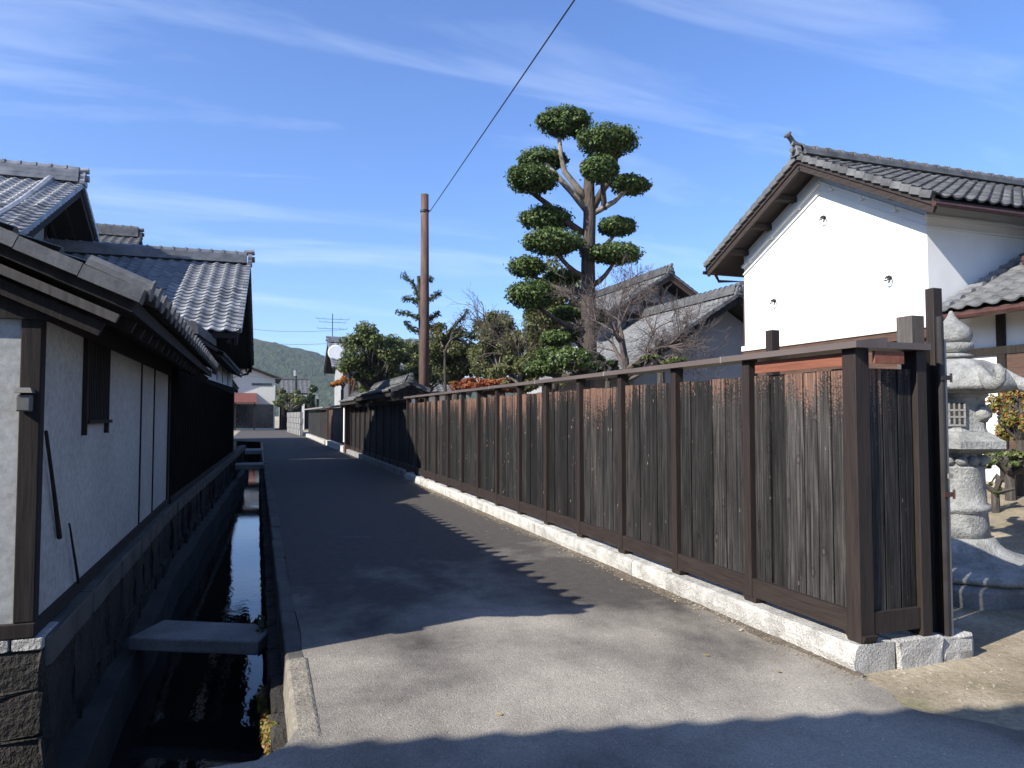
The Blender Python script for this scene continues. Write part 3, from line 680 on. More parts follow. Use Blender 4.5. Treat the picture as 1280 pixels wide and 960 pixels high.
# granite plinth
pl_ = thing('fence_plinth', 'rough pale granite blocks carrying the black plank fence', 'plinth', (3.6, 3.5, 0))
y = 3.47
for ln_ in (2.15, .62, 2.6, 2.3, 2.4, 2.2, 1.75):
    y2 = min(y + ln_, FEND + .06)
    nb = max(3, int(ln_ / .35)); mb = MB(); V = []
    for i in range(nb + 1):
        yy = y + .006 + (y2 - y - .012) * i / nb; j = lambda a=.008: random.uniform(-a, a)
        V.append([(3.44 + j(), yy, -.06), (3.428 + j(.01), yy, .05 + j()), (3.437 + j(.01), yy, .125 + j()), (3.452 + j(), yy, .152 + j(.004)), (3.66, yy, .154), (3.74, yy, .15), (3.74, yy, -.06)])
    for r in V: mb.v += r
    for i in range(nb):
        for c in range(7): mb.f.append((i * 7 + c, i * 7 + (c + 1) % 7, (i + 1) * 7 + (c + 1) % 7, (i + 1) * 7 + c))
    mb.f += [tuple(range(7))[::-1], tuple(nb * 7 + c for c in range(7))]
    obj('plinth_stone', mb, 'granite', pl_); y = y2
for (x0, x1, zt, yy, sy) in ((3.755, 4.135, .15, 3.60, .27), (4.15, 4.42, .125, 3.63, .30)):
    obj('plinth_stone', rough_block(x1 - x0, sy, zt + .06, .008), 'granite', pl_, ((x0 + x1) / 2, yy, -.06), bevel=.01)

# ================================================================== TILE-TOPPED FENCE FURTHER DOWN THE LANE
f2 = thing('tiled_fence', 'shaded dark plank fence with small tiled roof beyond the long fence', 'fence', (3.6, 18, 0))
Y0, Y1 = FEND + .10, 30.2
obj('base_stone', MB().box(3.46, 3.76, Y0 + .08, Y1, -.05, .16), 'concrete', f2)
y = Y0 + .15; k = 0
while y < Y1 - .2:
    if k % 7 == 0: obj('post', pm, None, f2, (3.60, y + .05, .16)); y += .1
    else: obj('plank', plank_mesh(.2, 1.6, 'plank_far'), None, f2, (3.63, y + .1, .28 + random.uniform(-.005, .005))); y += .2
    k += 1
obj('bottom_rail', MB().box(3.585, 3.655, Y0 + .1, Y1, .162, .30), 'rail_fence', f2); obj('top_rail', MB().box(3.58, 3.66, Y0 + .1, Y1, 1.86, 1.96), 'rail_fence', f2)
gable_roof(f2, (3.66, Y0 + .25), (3.66, 25.0), (.5, .5), .42, 2.34, 'tile_old', .25, .2, (60, 0), rafters=False, rh=.12, ends=(True, False), es=.16)
f3 = thing('low_tiled_fence', 'tiled plank fence segment between the shaded fence and red gate', 'fence', (3.7, 26, 0))
gable_roof(f3, (3.75, 25.3), (3.75, 30.3), (.55, .55), .42, 2.28, 'tile_old', .25, .2, (0, 0), rafters=False, rh=.12, ends=(True, False), es=.16)
obj('beam', MB().box(3.7, 3.8, 25.3, 30.2, 1.95, 2.05), 'timber_dark', f3)
g4 = thing('plank_gate', 'reddish brown plank gate with white pipe far down the lane', 'gate', (3.6, 30.4, 0))
obj('gate_post', MB().box(3.40, 3.58, 30.25, 30.45, 0, 2.0), 'timber_brown', g4)
obj('downpipe', MB().tube([(3.37, 30.2, .45), (3.37, 30.2, 1.95)], .04, 8), 'white_paint', g4)
yy = 30.5
while yy < 38.6: obj('plank', plank_mesh(.3, 1.6, 'plank_red'), None, g4, (3.52, yy + .15, .3)); yy += .3
obj('sill_stone', MB().box(3.36, 3.66, 30.5, 38.6, -.05, .26), 'granite', g4)
obj('cap_board', MB().box(3.36, 3.7, 30.2, 38.6, 1.93, 2.0), 'cap_brown', g4)
f5 = thing('far_plank_fence', 'grey plank fence with pale metal cap at the far end of the lane', 'fence', (3.6, 39, 0))
yy = 38.9
while yy < 54: obj('plank', plank_mesh(.36, 1.6, 'plank_far'), None, f5, (3.5, yy + .18, .27)); yy += .36
obj('post', MB().box(3.4, 3.56, 38.65, 38.85, 0, 2), 'timber_brown', f5)
obj('sill_stone', MB().box(3.32, 3.66, 38.9, 54, -.05, .22), 'granite', f5)
obj('cap_board', MB().box(3.2, 3.8, 38.7, 54.2, 1.92, 2.0), 'metal_grey', f5)
sw = thing('far_stone_wall', 'low grey block wall at the bend of the lane', 'wall', (3.4, 60, 0))
for r_ in range(4):
    for c in range(9): obj('block', MB().box(0, .25, .01, 1.49, .01, .44), 'concrete', sw, (3.0 - .05 * c, 56 + 1.5 * c + (.7 if r_ % 2 else 0), .45 * r_), bevel=.01)

# ================================================================== LEFT: WHITE HOUSE BY THE CANAL
h1 = thing('canal_house', 'white plastered house with dark timbers at left, rising from the canal', 'house', (-1.2, 4.65, .3))
EX, EZ, SL, RXH, WX, GY, EY, H1E = -.66, 2.20, .43, -5.6, -1.15, 4.65, 4.44, 10.87
zr1 = EZ + SL * (EX - RXH)
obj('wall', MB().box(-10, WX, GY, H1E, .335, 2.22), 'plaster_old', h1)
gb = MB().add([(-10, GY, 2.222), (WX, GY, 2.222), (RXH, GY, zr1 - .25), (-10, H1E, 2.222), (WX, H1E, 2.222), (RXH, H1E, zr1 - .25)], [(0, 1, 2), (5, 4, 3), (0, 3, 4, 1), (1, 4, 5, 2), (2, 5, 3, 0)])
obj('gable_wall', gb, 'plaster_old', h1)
obj('corner_post', MB().box(WX - .085, WX + .016, GY - .022, GY + .07, .42, 2.24), 'timber_dark', h1, bevel=.006)
obj('sill_beam', MB().box(-10, WX + .022, GY - .03, H1E + .05, .337, .418), 'timber_dark', h1, bevel=.006)
obj('wall_plate', MB().box(WX - .02, WX + .03, GY, H1E + .05, 2.09, 2.26), 'timber_dark', h1)
obj('tie_beam', MB().box(-8, WX + .05, GY - .04, GY - .002, 2.08, 2.28), 'timber_dark', h1)
for y in (8.36, 9.36): obj('batten', MB().box(WX, WX + .013, y, y + .032, .42, 2.09), 'timber_dark', h1)
obj('end_post', MB().box(WX - .01, WX + .022, H1E - .1, H1E + .04, .42, 2.09), 'timber_dark', h1)
wn = obj('window', MB().box(WX, WX + .006, 5.73, 6.50, 1.505, 2.09), 'glass_dark', h1)
for y in (5.71, 6.49): obj('window_frame', MB().box(WX + .001, WX + .032, y, y + .03, 1.41, 2.10), 'timber_dark', wn)
obj('window_sill', MB().box(WX, WX + .045, 5.74, 6.58, 1.49, 1.515), 'timber_dark', wn)
for k in range(13): obj('lattice_bar', MB().box(WX + .010, WX + .028, 5.765 + k * .056, 5.787 + k * .056, 1.515, 2.09), 'timber_dark', wn)
rf = MB(); t_ = .08; RYE = 11.8
slab(rf, (EX, EY, EZ), (EX, RYE, EZ), (RXH, RYE, zr1), (RXH, EY, zr1), t_)
slab(rf, (RXH, EY, zr1), (RXH, RYE, zr1), (2 * RXH - EX, RYE, EZ), (2 * RXH - EX, EY, EZ), t_)
r1 = obj('roof', rf, 'timber_dark', h1)
dn = Vector((1, 0, -SL)).normalized(); nr1 = int((EX - RXH) * math.sqrt(1 + SL * SL) / .24)
tile_field(r1, Vector((EX + .05, EY + .06, EZ + .012)), (0, 1, 0), -dn, 27, nr1, .27, .24, 'tile_old', 60)
k = 0.
while k < 4.9:
    a = Vector((EX + .05 - k, EY + .02, EZ + .005 + k * SL)); b = Vector((EX + .05 - k - .297, EY + .02, EZ - .0 + (k + .297) * SL))
    obj('verge_tile', MB().bar(a, b, .14, .075), 'tile_old', r1); k += .30
obj('bargeboard', MB().bar((EX - .08, EY + .05, EZ - .115), (RXH, EY + .05, zr1 - .14), .04, .05), 'timber_worn', r1)
obj('bargeboard', MB().bar((EX - .17, EY + .12, EZ - .17), (RXH, EY + .12, zr1 - .19), .04, .08), 'timber_dark', r1)
ra = MB(); y = 4.85
while y < 11.7: ra.bar((EX - .05, y, EZ - .12), (-1.4, y, EZ - .12 + SL * .69), .05, .07); y += .36
obj('rafters', ra, 'timber_dark', r1)['kind'] = 'stuff'
end_tile(r1, (-.92, 6.17, 2.33), (1, 0, -.2), .2, 'tile_old')
et = MB().tube([(.075, 0, .05), (-.25, 0, .05 + .325 * SL)], [.052, .05], 9).tube([(.078, 0, .049), (.068, 0, .052)], .062, 10).mesh('eave_end_tile'); et.materials.append(MATS['tile_old'])
for k in range(27): obj('eave_end_tile', et, None, r1, (EX + .01, EY + .10 + .27 * k, EZ + .01))
# things on that wall
tag(obj('stick', MB().tube([(WX + .03, 4.70, 1.46), (WX + .025, 4.9, 1.15), (WX + .02, 5.11, .80)], [.010, .011, .015], 6), 'timber_dark'), 'longer dark stick leaning on the white wall next to the corner post', 'stick')
tag(obj('thin_stick', MB().tube([(WX + .03, 5.30, .86), (WX + .03, 5.60, .42)], [.006, .010], 6), 'timber_dark'), 'short thin stick standing on the sill of the white wall', 'stick')
mt = thing('meter_box', 'small pale meter box on the corner post of the white house', 'box', (-1.2, 4.62, 1.55))
obj('case', MB().box(-1.235, -1.165, 4.565, 4.624, 1.57, 1.66), 'metal_dull', mt, bevel=.008); obj('lid', MB().hexa([(-1.245, 4.555, 1.672), (-1.155, 4.555, 1.672), (-1.155, 4.624, 1.672), (-1.245, 4.624, 1.672)], [(-1.23, 4.575, 1.70), (-1.17, 4.575, 1.70), (-1.17, 4.624, 1.70), (-1.23, 4.624, 1.70)]), 'metal_dull', mt)

# ================================================================== LEFT: DARK HOUSE WITH THE TILED GABLE (second)
h2 = thing('gable_house', 'dark boarded house whose sunlit tiled roof faces the camera', 'house', (-1.2, 15, 0))
ZR2, RY2, RUN2, SL2 = 5.50, 20.2, 4.95, .47
roof2 = gable_roof(h2, (-10, RY2 + .2), (-.27, RY2), (RUN2, RUN2), SL2, ZR2, 'tile', .27, .25, (0, 300), ends=(False, True), rh=.26)
roof2.rotation_euler = (0, 0, 0)
gx = -1.3
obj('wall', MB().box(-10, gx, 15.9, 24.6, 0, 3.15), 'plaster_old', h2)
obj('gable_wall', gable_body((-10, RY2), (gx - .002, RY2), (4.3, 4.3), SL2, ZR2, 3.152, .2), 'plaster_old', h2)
cl = MB(); P0, P1 = (-1.25, 11.82), (-.90, 24.7)
cl.hexa([(-1.6, 10.92, .42), (-1.13, 10.92, .42), (-.70, 24.7, .42), (-1.3, 24.7, .42)], [(-1.6, 10.92, 2.22), (-1.13, 10.92, 2.22), (-.70, 24.7, 2.42), (-1.3, 24.7, 2.42)])
obj('board_cladding', cl, 'board_black', h2)
up_ = MB().hexa([(-1.3, 11.3, 2.225), (-1.16, 11.3, 2.225), (-.75, 24.6, 2.425), (-1.3, 24.6, 2.425)], [(-1.3, 12.42, 2.86), (-1.125, 12.42, 2.86), (-.75, 24.6, 3.1), (-1.3, 24.6, 3.1)])
obj('upper_wall', up_, 'plaster', h2)
for y in (14.0, 15.4, 17.0, 18.6, 20.3, 22.2, 24.2): x = -1.14 + (y - 11.9) * .0307; obj('stud', MB().box(x - .05, x + .014, y, y + .13, 2.40, 3.18), 'timber_dark', h2)
x = -1.14 + (17.5 - 11.9) * .0307; obj('small_window', MB().hexa([(x - .04, 17.4, 2.5), (x + .02, 17.4, 2.5), (x + .045, 18.3, 2.5), (x - .02, 18.3, 2.5)], [(x - .04, 17.4, 2.95), (x + .02, 17.4, 2.95), (x + .045, 18.3, 2.95), (x - .02, 18.3, 2.95)]), 'timber_dark', h2)
dm = MB()
for k in range(60):
    y = 11.0 + k * .22; x = -1.13 + (y - 10.92) * .0312; dm.box(x, x + .012, y, y + .03, .43, 2.20)
obj('cladding_battens', dm, 'board_black', h2)['kind'] = 'stuff'
obj('sill_beam', MB().hexa([(-1.5, 10.93, .335), (-1.10, 10.93, .335), (-.67, 24.7, .335), (-1.2, 24.7, .335)], [(-1.5, 10.93, .418), (-1.10, 10.93, .418), (-.67, 24.7, .418), (-1.2, 24.7, .418)]), 'timber_dark', h2)
# pent roof between the two houses
pr_ = obj('pent_roof', slab(MB(), (-.97, 12.4, 2.84), (-.78, 15.7, 2.90), (-1.6, 15.7, 3.2), (-1.8, 12.4, 3.18), .07), 'timber_dark', h2)
obj('ridge', MB().bar((-1.04, 12.9, 2.96), (-.90, 15.6, 3.0), .2, .13).tube([(-1.04, 12.9, 3.04), (-.90, 15.6, 3.08)], .075, 8), 'tile_old', pr_)
for yy_, n_ in ((16.2, 22),):
    tile_field(pr_, Vector((-.69, 15.8, 2.78)), (.029, 1, 0), Vector((-1, 0, .42)).normalized(), 30, 4, .268, .24, 'tile_old', 40)
obj('pent_slab', slab(MB(), (-.70, 15.8, 2.77), (-.47, 23.9, 2.77), (-.95, 23.9, 2.97), (-1.2, 15.8, 2.97), .06), 'timber_dark', pr_)
gt_ = MB().tube([(-.25, 25.1, 3.05), (-.32, 25.0, 2.9), (-.8, 24.8, 2.75), (-.82, 24.8, .3)], .045, 8); obj('downpipe', gt_, 'metal_dark', h2)

# main house behind it
h3 = thing('main_house', 'tall old house with curved tiled gable at the upper left', 'house', (-6, 19, 0))
MZ, MY, MXV = 6.98, 19.3, -4.0
gable_roof(h3, (-14, MY), (MXV, MY), (3.6, 4.9), .50, MZ, 'tile', .27, .25, (0, 160), ends=(False, True), rh=.34)
obj('wall', gable_body((-14, MY), (-5.0, MY), (2.9, 4.0), .50, MZ, 0, .3), 'plaster_old', h3)
for (y0, z0, y1, z1) in ((15.4, 5.0, 22.2, 5.0), (15.9, 5.6, 21.6, 5.6)): obj('gable_beam', MB().bar((-4.985, y0, z0), (-4.985, y1, z1), .03, .16), 'timber_dark', h3)
for y in (16.2, 17.2, 18.2, 19.3, 20.4): obj('gable_stud', MB().bar((-4.985, y, 4.8), (-4.985, y, min(6.6, 7.0 - .5 * abs(y - MY) - .2)), .03, .17, (0, 1, 0)), 'timber_dark', h3)
vr = MB(); pts = []
for k in range(18):
    u = k / 17; y = MY - 4.9 * u; pts.append((MXV - .62, y, MZ - .5 * 4.9 * u + .13 - .10 * math.sin(math.pi * u)))
for p, q_ in zip(pts, pts[1:]): vr.tube([p, q_], [.10, .085], 8)
obj('descending_ridge', vr, 'tile', h3)
end_tile(h3, (MXV - .62, MY - 4.85, MZ - 2.38), (0, -1, 0), .3)
h4 = thing('rear_house', 'small tiled ridge peeking up behind the tall old house', 'house', (-6, 32, 0))
gable_roof(h4, (-14, 32), (-4.55, 32), (3, 3), .5, 8.62, 'tile_old', .3, .27, (0, 0), rafters=False, ends=(False, True), rh=.4)
obj('wall', gable_body((-14, 32), (-5.3, 32), (2.5, 2.5), .5, 8.62, 0, .3), 'plaster_old', h4)
# next house down the lane
h5 = thing('lane_house', 'dark low house on the left beyond the gable house', 'house', (-2, 30, 0))
gable_roof(h5, (-5.2, 25.4), (-5.2, 50), (4, 4), .5, 5.2, 'tile_old', .3, .27, (0, 0), rafters=False, ends=(False, False))
obj('wall', gable_body((-5.2, 25.8), (-5.2, 49.5), (3.4, 3.6), .5, 5.2, 0, .25), 'board_black', h5)

# the house behind the viewer whose eave shades the foreground
h0 = thing('neighbour_house', 'house behind the viewer, seen only as a tiled eave shadow', 'house', (-6, -3, 0))
ang = math.atan2(2.81 - 3.45, 3.34 - .29); du = Vector((math.cos(ang), math.sin(ang), 0)); dp = Vector((-du.y, du.x, 0))
Hn = 4.5; e0 = Vector((.29, 3.45, 0)) - Vector((SUNV.x, SUNV.y, 0)) * Hn
eL = e0 - du * 4.5; eR = e0 + du * 4.55
sb = MB(); sb.hexa([eL - dp * 4.4 + Vector((0, 0, Hn + 1.9)), eR - dp * 4.4 + Vector((0, 0, Hn + 1.9)), eR + Vector((0, 0, Hn - .1)), eL + Vector((0, 0, Hn - .1))],
                   [eL - dp * 4.4 + Vector((0, 0, Hn + 2.0)), eR - dp * 4.4 + Vector((0, 0, Hn + 2.0)), eR + Vector((0, 0, Hn)), eL + Vector((0, 0, Hn))])
r0 = obj('roof', sb, 'timber_dark', h0)
tile_field(r0, eR + Vector((0, 0, Hn + .0)) + dp * .07, -du, (-dp + Vector((0, 0, .45))).normalized(), 29, 19, .312, .25, 'tile_old', 0)
wl = MB(); c_ = [eL - dp * 4.3 - du * 0, eR - dp * 4.3 - du * .6, eR - dp * .8 - du * .6, eL - dp * .8]; wl.hexa([p + Vector((0, 0, -.02)) for p in c_], [p + Vector((0, 0, Hn + z)) for p, z in zip(c_, (1.7, 1.7, .2, .2))])
obj('wall', wl, 'plaster_old', h0)

# ================================================================== RIGHT: WHITE STOREHOUSE
ku = thing('white_storehouse', 'bright white plastered storehouse with tiled roof behind the fence', 'storehouse', (11, 10, .5))
KX, KY0, KY1, KVX = 10.0, 8.49, 13.05, 9.45
KRY = 10.72; ks = .475; KZR = 6.22
KZ, KSL, KSR = 6.34, .50, .555
def kz(y): return KZ - (KSL * (y - KRY) if y > KRY else KSR * (KRY - y))
obj('wall', MB().add([(KX, KY0, 3.05), (KX, KY1, 3.05), (KX, KY1, kz(KY1) - .11), (KX, KRY, KZ - .11), (KX, KY0, kz(KY0) - .11), (20, KY0, 3.05), (20, KY1, 3.05), (20, KY1, kz(KY1) - .11), (20, KRY, KZ - .11), (20, KY0, kz(KY0) - .11)],
                     [(0, 4, 3, 2, 1), (5, 6, 7, 8, 9), (0, 5, 9, 4), (1, 2, 7, 6), (4, 9, 8, 3), (3, 8, 7, 2), (0, 1, 6, 5)]), 'plaster', ku)
obj('timber_base', MB().box(KX + .05, 20, KY0 + .05, KY1 - .05, .4, 2.93), 'timber_brown', ku)
obj('sill_band', MB().box(KX - .06, 20, KY0 - .05, KY1 + .06, 2.935, 3.046), 'plaster', ku, bevel=.01)
obj('sill_beam', MB().box(KX - .03, 20, KY0 - .03, KY1 + .03, 2.78, 2.93), 'timber_brown', ku)
kr = gable_roof(ku, (KVX, KRY), (20.5, KRY), (2.97, 2.82), (KSL, KSR), KZ, 'tile_old', .25, .21, (0, 300), rafters=False, wood='timber_umber', ends=(True, False), rh=.14, es=.18, bh=.11)
# plaster mouldings under the verge and eave
for (off, pr2, th_) in ((.40, .07, .05), (.56, .035, .03)):
    for ye in (KY0, KY1):
        obj('moulding', MB().bar((KX - pr2 / 2 + .002, KRY, KZ - off), (KX - pr2 / 2 + .002, ye, kz(ye) - off), pr2, th_), 'plaster', ku)
    obj('moulding', MB().box(KX - pr2, 20, KY0 - pr2, KY0 - .002, kz(KY0) - off - th_ / 2, kz(KY0) - off + th_ / 2), 'plaster', ku)
for y in (10.45, 9.75, 9.05, 11.3, 12.1, 12.8): obj('bracket', MB().box(KX - .08, KX - .001, y - .035, y + .035, kz(y) - .47, kz(y) - .39), 'plaster', ku)
for (y, z) in ((10.66, 5.26), (9.21, 3.86), (12.07, 3.90)):
    hk = obj('iron_hook', MB().tube([(KX, y, z), (KX - .09, y, z)], .022, 8).tube([(KX - .09 + .04 * math.sin(a), y + .045 * math.cos(a) - .02, z - .02 + .045 * math.sin(a)) for a in [k * .7 for k in range(9)]], .012, 6).tube([(KX + .001, y, z), (KX - .015, y, z)], .035, 10), 'metal_dark', ku)
# eave purlins on the gable overhang
for y in (10.72, 11.45, 12.2, 12.95, 9.7, 8.7):
    obj('purlin', MB().box(KVX + .08, KX + .1, y - .07, y + .07, kz(y) - .21, kz(y) - .10), 'timber_umber', ku)
mbt = MB().tube([(KVX + .05, KRY, KZ + .24), (KVX - .10, KRY, KZ + .30), (KVX - .22, KRY, KZ + .42)], [.045, .045, .05], 10).tube([(KVX - .21, KRY, KZ + .41), (KVX - .24, KRY, KZ + .44)], .075, 12)
obj('ridge_finial', mbt, 'tile_old', ku)
ez = KZ - KSL * 2.97; ye = KRY + 3.02
obj('gutter', MB().tube([(KVX - .02, ye, ez - .1), (20, ye, ez - .08)], .04, 8), 'gutter_red', ku)
obj('downpipe', MB().tube([(KVX + .3, ye, ez - .12), (KVX + .35, ye - .05, ez - .28), (KX + .1, KY1 + .12, ez - .36), (KX + .1, KY1 + .12, .4)], .035, 8), 'gutter_red', ku)
obj('gutter', MB().tube([(KVX - .04, KRY - 2.86, KZ - KSR * 2.82 - .09), (20, KRY - 2.86, KZ - KSR * 2.82 - .08)], .04, 8), 'gutter_red', ku)

# house on the right edge, joined to the storehouse
rh = thing('side_house', 'half-seen house at the right edge with grey tiled lean-to roof', 'house', (11, 6, .5))
s3 = .50; rx = 10.0; rz = 3.12
sl3 = obj('roof', slab(MB(), (rx, 0, rz), (rx, 8.36, rz), (13.4, 8.36, rz + s3 * 3.4), (13.4, 0, rz + s3 * 3.4), .1) if False else slab(MB(), (13.4, 0, rz + s3 * 3.4), (rx, 0, rz), (rx, 8.36, rz), (13.4, 8.36, rz + s3 * 3.4), .1), 'timber_brown', rh)
tile_field(sl3, Vector((rx - .05, 8.36, rz + .02)), (0, -1, 0), Vector((1, 0, s3)).normalized(), 31, 15, .27, .25, 'tile_old', 200)
vm = MB()
for k in range(14):
    p = Vector((rx + .1 + k * .235, 8.30, rz + .12 + k * .235 * s3)); vm.tube([p, p + Vector((.2, 0, .07))], .075, 8); vm.tube([p + Vector((0, -.14, 0)), p + Vector((0, .1, 0))], .07, 8)
obj('verge_tiles', vm, 'tile', sl3)['kind'] = 'stuff'
obj('gutter', MB().tube([(rx - .08, 0, rz - .08), (rx - .08, 8.3, rz - .08)], .055, 8), 'gutter_red', rh)
obj('wall', MB().box(10.5, 14, 0, 8.36, .5, 3.2), 'plaster', rh)
for y in (7.62, 5.9, 4.2): obj('post', MB().box(10.46, 10.54, y, y + .13, .5, 3.15), 'timber_dark', rh)
obj('beam', MB().box(10.455, 10.55, 0, 8.3, 2.46, 2.58), 'timber_dark', rh)
obj('board_wall', MB().box(10.47, 10.52, 0, 7.6, .5, 2.45), 'timber_brown', rh)
obj('upper_gutter', MB().tube([(11.35, 7.9, 3.98), (11.35, 0, 3.98)], .09, 8), 'gutter_red', rh)
obj('upper_roof', slab(MB(), (14.5, 0, 5.6), (11.3, 0, 4.12), (11.3, 7.7, 4.12), (14.5, 7.7, 5.6), .1), 'tile', rh)

# ================================================================== STONE LANTERN
LX, LY = 6.08, 4.93
ln = thing('stone_lantern', 'large grey stone lantern standing behind the gate post', 'lantern', (LX, LY, 0))
c0 = (LX, LY, 0); ht = math.pi / 6
def hexm(a, z, r0=.0): k = math.pi / 3; b = ((a + .25) % k) - k / 2; return math.cos(k / 2) / math.cos(b)
obj('ground_stone', MB().lathe(c0, [(1.02, -.05), (1.04, .12), (.98, .15)], 36, hexm), 'stone_grey', ln, bevel=.02)
pet = lambda a, z: 1 + .05 * abs(math.sin(a * 4)) * (z < .42)
obj('lotus_base', MB().lathe(c0, [(.86, .152), (.90, .175), (.90, .20), (.82, .235), (.68, .265), (.54, .30), (.43, .345), (.365, .40), (.335, .455)], 80, pet), 'granite_grey', ln, smooth=True)
obj('column', MB().lathe(c0, [(.305, .455), (.295, .55), (.285, .66), (.285, .675), (.315, .69), (.325, .715), (.315, .74), (.28, .755), (.272, .9), (.27, 1.06), (.28, 1.075), (.28, 1.09)], 36), 'granite_grey', ln, smooth=True)
bd = MB()
for k in range(14):
    a = 2 * math.pi * k / 14; blob(bd, (LX + .255 * math.cos(a), LY + .255 * math.sin(a), 1.145), (.058, .058, .045), 0, 10, 8)
obj('bead_ring', bd, 'granite_grey', ln, smooth=True)
obj('bead_core', MB().lathe(c0, [(.25, 1.09), (.24, 1.2)], 24), 'granite_grey', ln)
obj('platform', MB().lathe(c0, [(.27, 1.20), (.33, 1.215), (.45, 1.24), (.49, 1.255), (.49, 1.32), (.44, 1.34), (.37, 1.385), (.34, 1.40)], 72, lambda a, z: hexm(a, z) * (1 + (.018 * math.cos(24 * a) if z < 1.25 else 0))), 'granite_grey', ln)
obj('firebox', MB().lathe(c0, [(.33, 1.402), (.315, 1.43), (.31, 1.70), (.34, 1.72), (.345, 1.745)], 36, hexm), 'granite_grey', ln)
wa = math.atan2(-LY, -LX) + .02
for k, aa in enumerate((wa, wa + 1.05, wa - 1.05)):
    d_ = Vector((math.cos(aa), math.sin(aa), 0)); sd_ = Vector((-d_.y, d_.x, 0)); p = Vector((LX, LY, 1.565)) + d_ * .285
    if k == 0:
        wf = obj('lattice_window', MB().bar(p - sd_ * .09, p + sd_ * .09, .035, .20), 'stone_dark', ln)
        for s_ in (-.09, -.045, 0, .045, .09): obj('window_bar', MB().bar(p + sd_ * s_ + d_ * .016 - Vector((0, 0, .105)), p + sd_ * s_ + d_ * .016 + Vector((0, 0, .105)), .018, .016, tuple(d_)), 'stone_grey', wf)
        for s_ in (-.105, -.03, .03, .105): obj('window_bar', MB().bar(p + Vector((0, 0, s_)) - sd_ * .1 + d_ * .018, p + Vector((0, 0, s_)) + sd_ * .1 + d_ * .018, .02, .018), 'stone_grey', wf)
    else:
        rl = MB(); blob(rl, tuple(p), (.085, .085, .08), k, 12, 9); obj('carved_relief', rl, 'granite_grey', ln, smooth=True)
def kmod(a, z): return 1 + .10 * abs(math.cos(3 * (a - wa - .52))) ** 5
obj('lantern_roof', MB().lathe(c0, [(.33, 1.747), (.46, 1.765), (.515, 1.79), (.52, 1.815), (.505, 1.86), (.46, 1.93), (.38, 2.0), (.27, 2.05), (.17, 2.065)], 96, kmod), 'granite_grey', ln, smooth=True)
for k in range(6):
    a = wa + .52 + k * math.pi / 3; d_ = Vector((math.cos(a), math.sin(a), 0)); P = Vector((LX, LY, 0))
    pts = [P + d_ * r + Vector((0, 0, z)) for r, z in ((.28, 2.0), (.42, 1.93), (.53, 1.855), (.62, 1.815), (.70, 1.82), (.755, 1.865), (.765, 1.915), (.73, 1.945), (.695, 1.925))]
    obj('roof_curl', MB().tube(pts, [.05, .062, .066, .064, .06, .055, .05, .042, .03], 10), 'granite_grey', ln, smooth=True)
obj('finial', MB().lathe(c0, [(.14, 2.067), (.19, 2.08), (.20, 2.10), (.14, 2.12), (.14, 2.13), (.19, 2.145), (.205, 2.18), (.195, 2.21), (.17, 2.215)], 36), 'granite_grey', ln, smooth=True)
obj('jewel', MB().lathe(c0, [(.16, 2.217), (.185, 2.25), (.195, 2.29), (.175, 2.345), (.125, 2.39), (.07, 2.43), (.038, 2.47), (.02, 2.51), (.012, 2.52)], 36), 'granite_grey', ln, smooth=True)

ln.scale = (.87, .87, 1)
# ================================================================== MID DISTANCE: HOUSES BEHIND THE GARDEN
m1 = thing('grey_roof_house', 'house with broad grey tiled slope behind the bare tree', 'house', (15, 22, .5))
gable_roof(m1, (15.11, 20), (15.11, 29.5), (4.3, 4.3), .61, 5.55, 'tile_old', .27, .25, (160, 0), ends=(True, False), rh=.3, rafters=False)
obj('wall', gable_body((15.11, 20.9), (15.11, 29), (3.5, 3.5), .61, 5.55, .4, .28), 'plaster_grey', m1)
m2 = thing('far_gable_house', 'farther house with higher gable showing white plaster and brown timbers', 'house', (16, 28, .5))
gable_roof(m2, (16.22, 26), (16.22, 36), (3.6, 3.0), .62, 7.45, 'tile_old', .28, .26, (120, 0), ends=(True, False), rh=.3, rafters=False, wood='timber_brown')
obj('wall', gable_body((16.22, 26.9), (16.22, 35.5), (2.9, 2.4), .62, 7.45, .4, .28), 'plaster_grey', m2)
for (x0, z0, x1, z1) in ((13.9, 5.75, 18.3, 5.75), (14.8, 6.3, 17.5, 6.3)): obj('gable_beam', MB().bar((x0, 26.88, z0), (x1, 26.88, z1), .05, .14), 'timber_brown', m2)
for x in (14.6, 15.4, 16.2, 17.0): obj('gable_stud', MB().box(x, x + .12, 26.86, 26.89, 5.0, min(7.1, 7.0 - .62 * abs(x - 16.2))), 'timber_brown', m2)
# house with the white disc
fh = thing('disc_house', 'distant house with white round disc on its gable and antenna', 'house', (5, 46, 0))
gable_roof(fh, (4.1, 46), (11.5, 46), (3.0, 3.2), .55, 6.05, 'tile', .4, .35, (0, 90), ends=(True, False), rh=.3, rafters=False)
obj('wall', gable_body((4.75, 46), (11, 46), (2.4, 2.6), .55, 6.05, 0, .3), 'plaster_grey', fh)
dk = MB().tube([(4.05, 44.6, 5.25), (4.02, 44.0, 5.22)], .05, 8); obj('dish_arm', dk, 'metal_grey', fh)
dd = (Vector((0, 0, 1.5)) - Vector((4.3, 43.9, 5.25))).normalized(); pc = Vector((4.36, 43.9, 5.28)); obj('disc', MB().tube([pc, pc + dd * .07], [.46, .43], 24), 'white_paint', fh)
an = thing('roof_antenna', 'thin television antenna on the ridge of the distant house', 'antenna', (4.35, 46, 6.2))
obj('mast', MB().tube([(4.35, 46, 6.0), (4.35, 46, 7.9)], .028, 6), 'metal_dark', an)
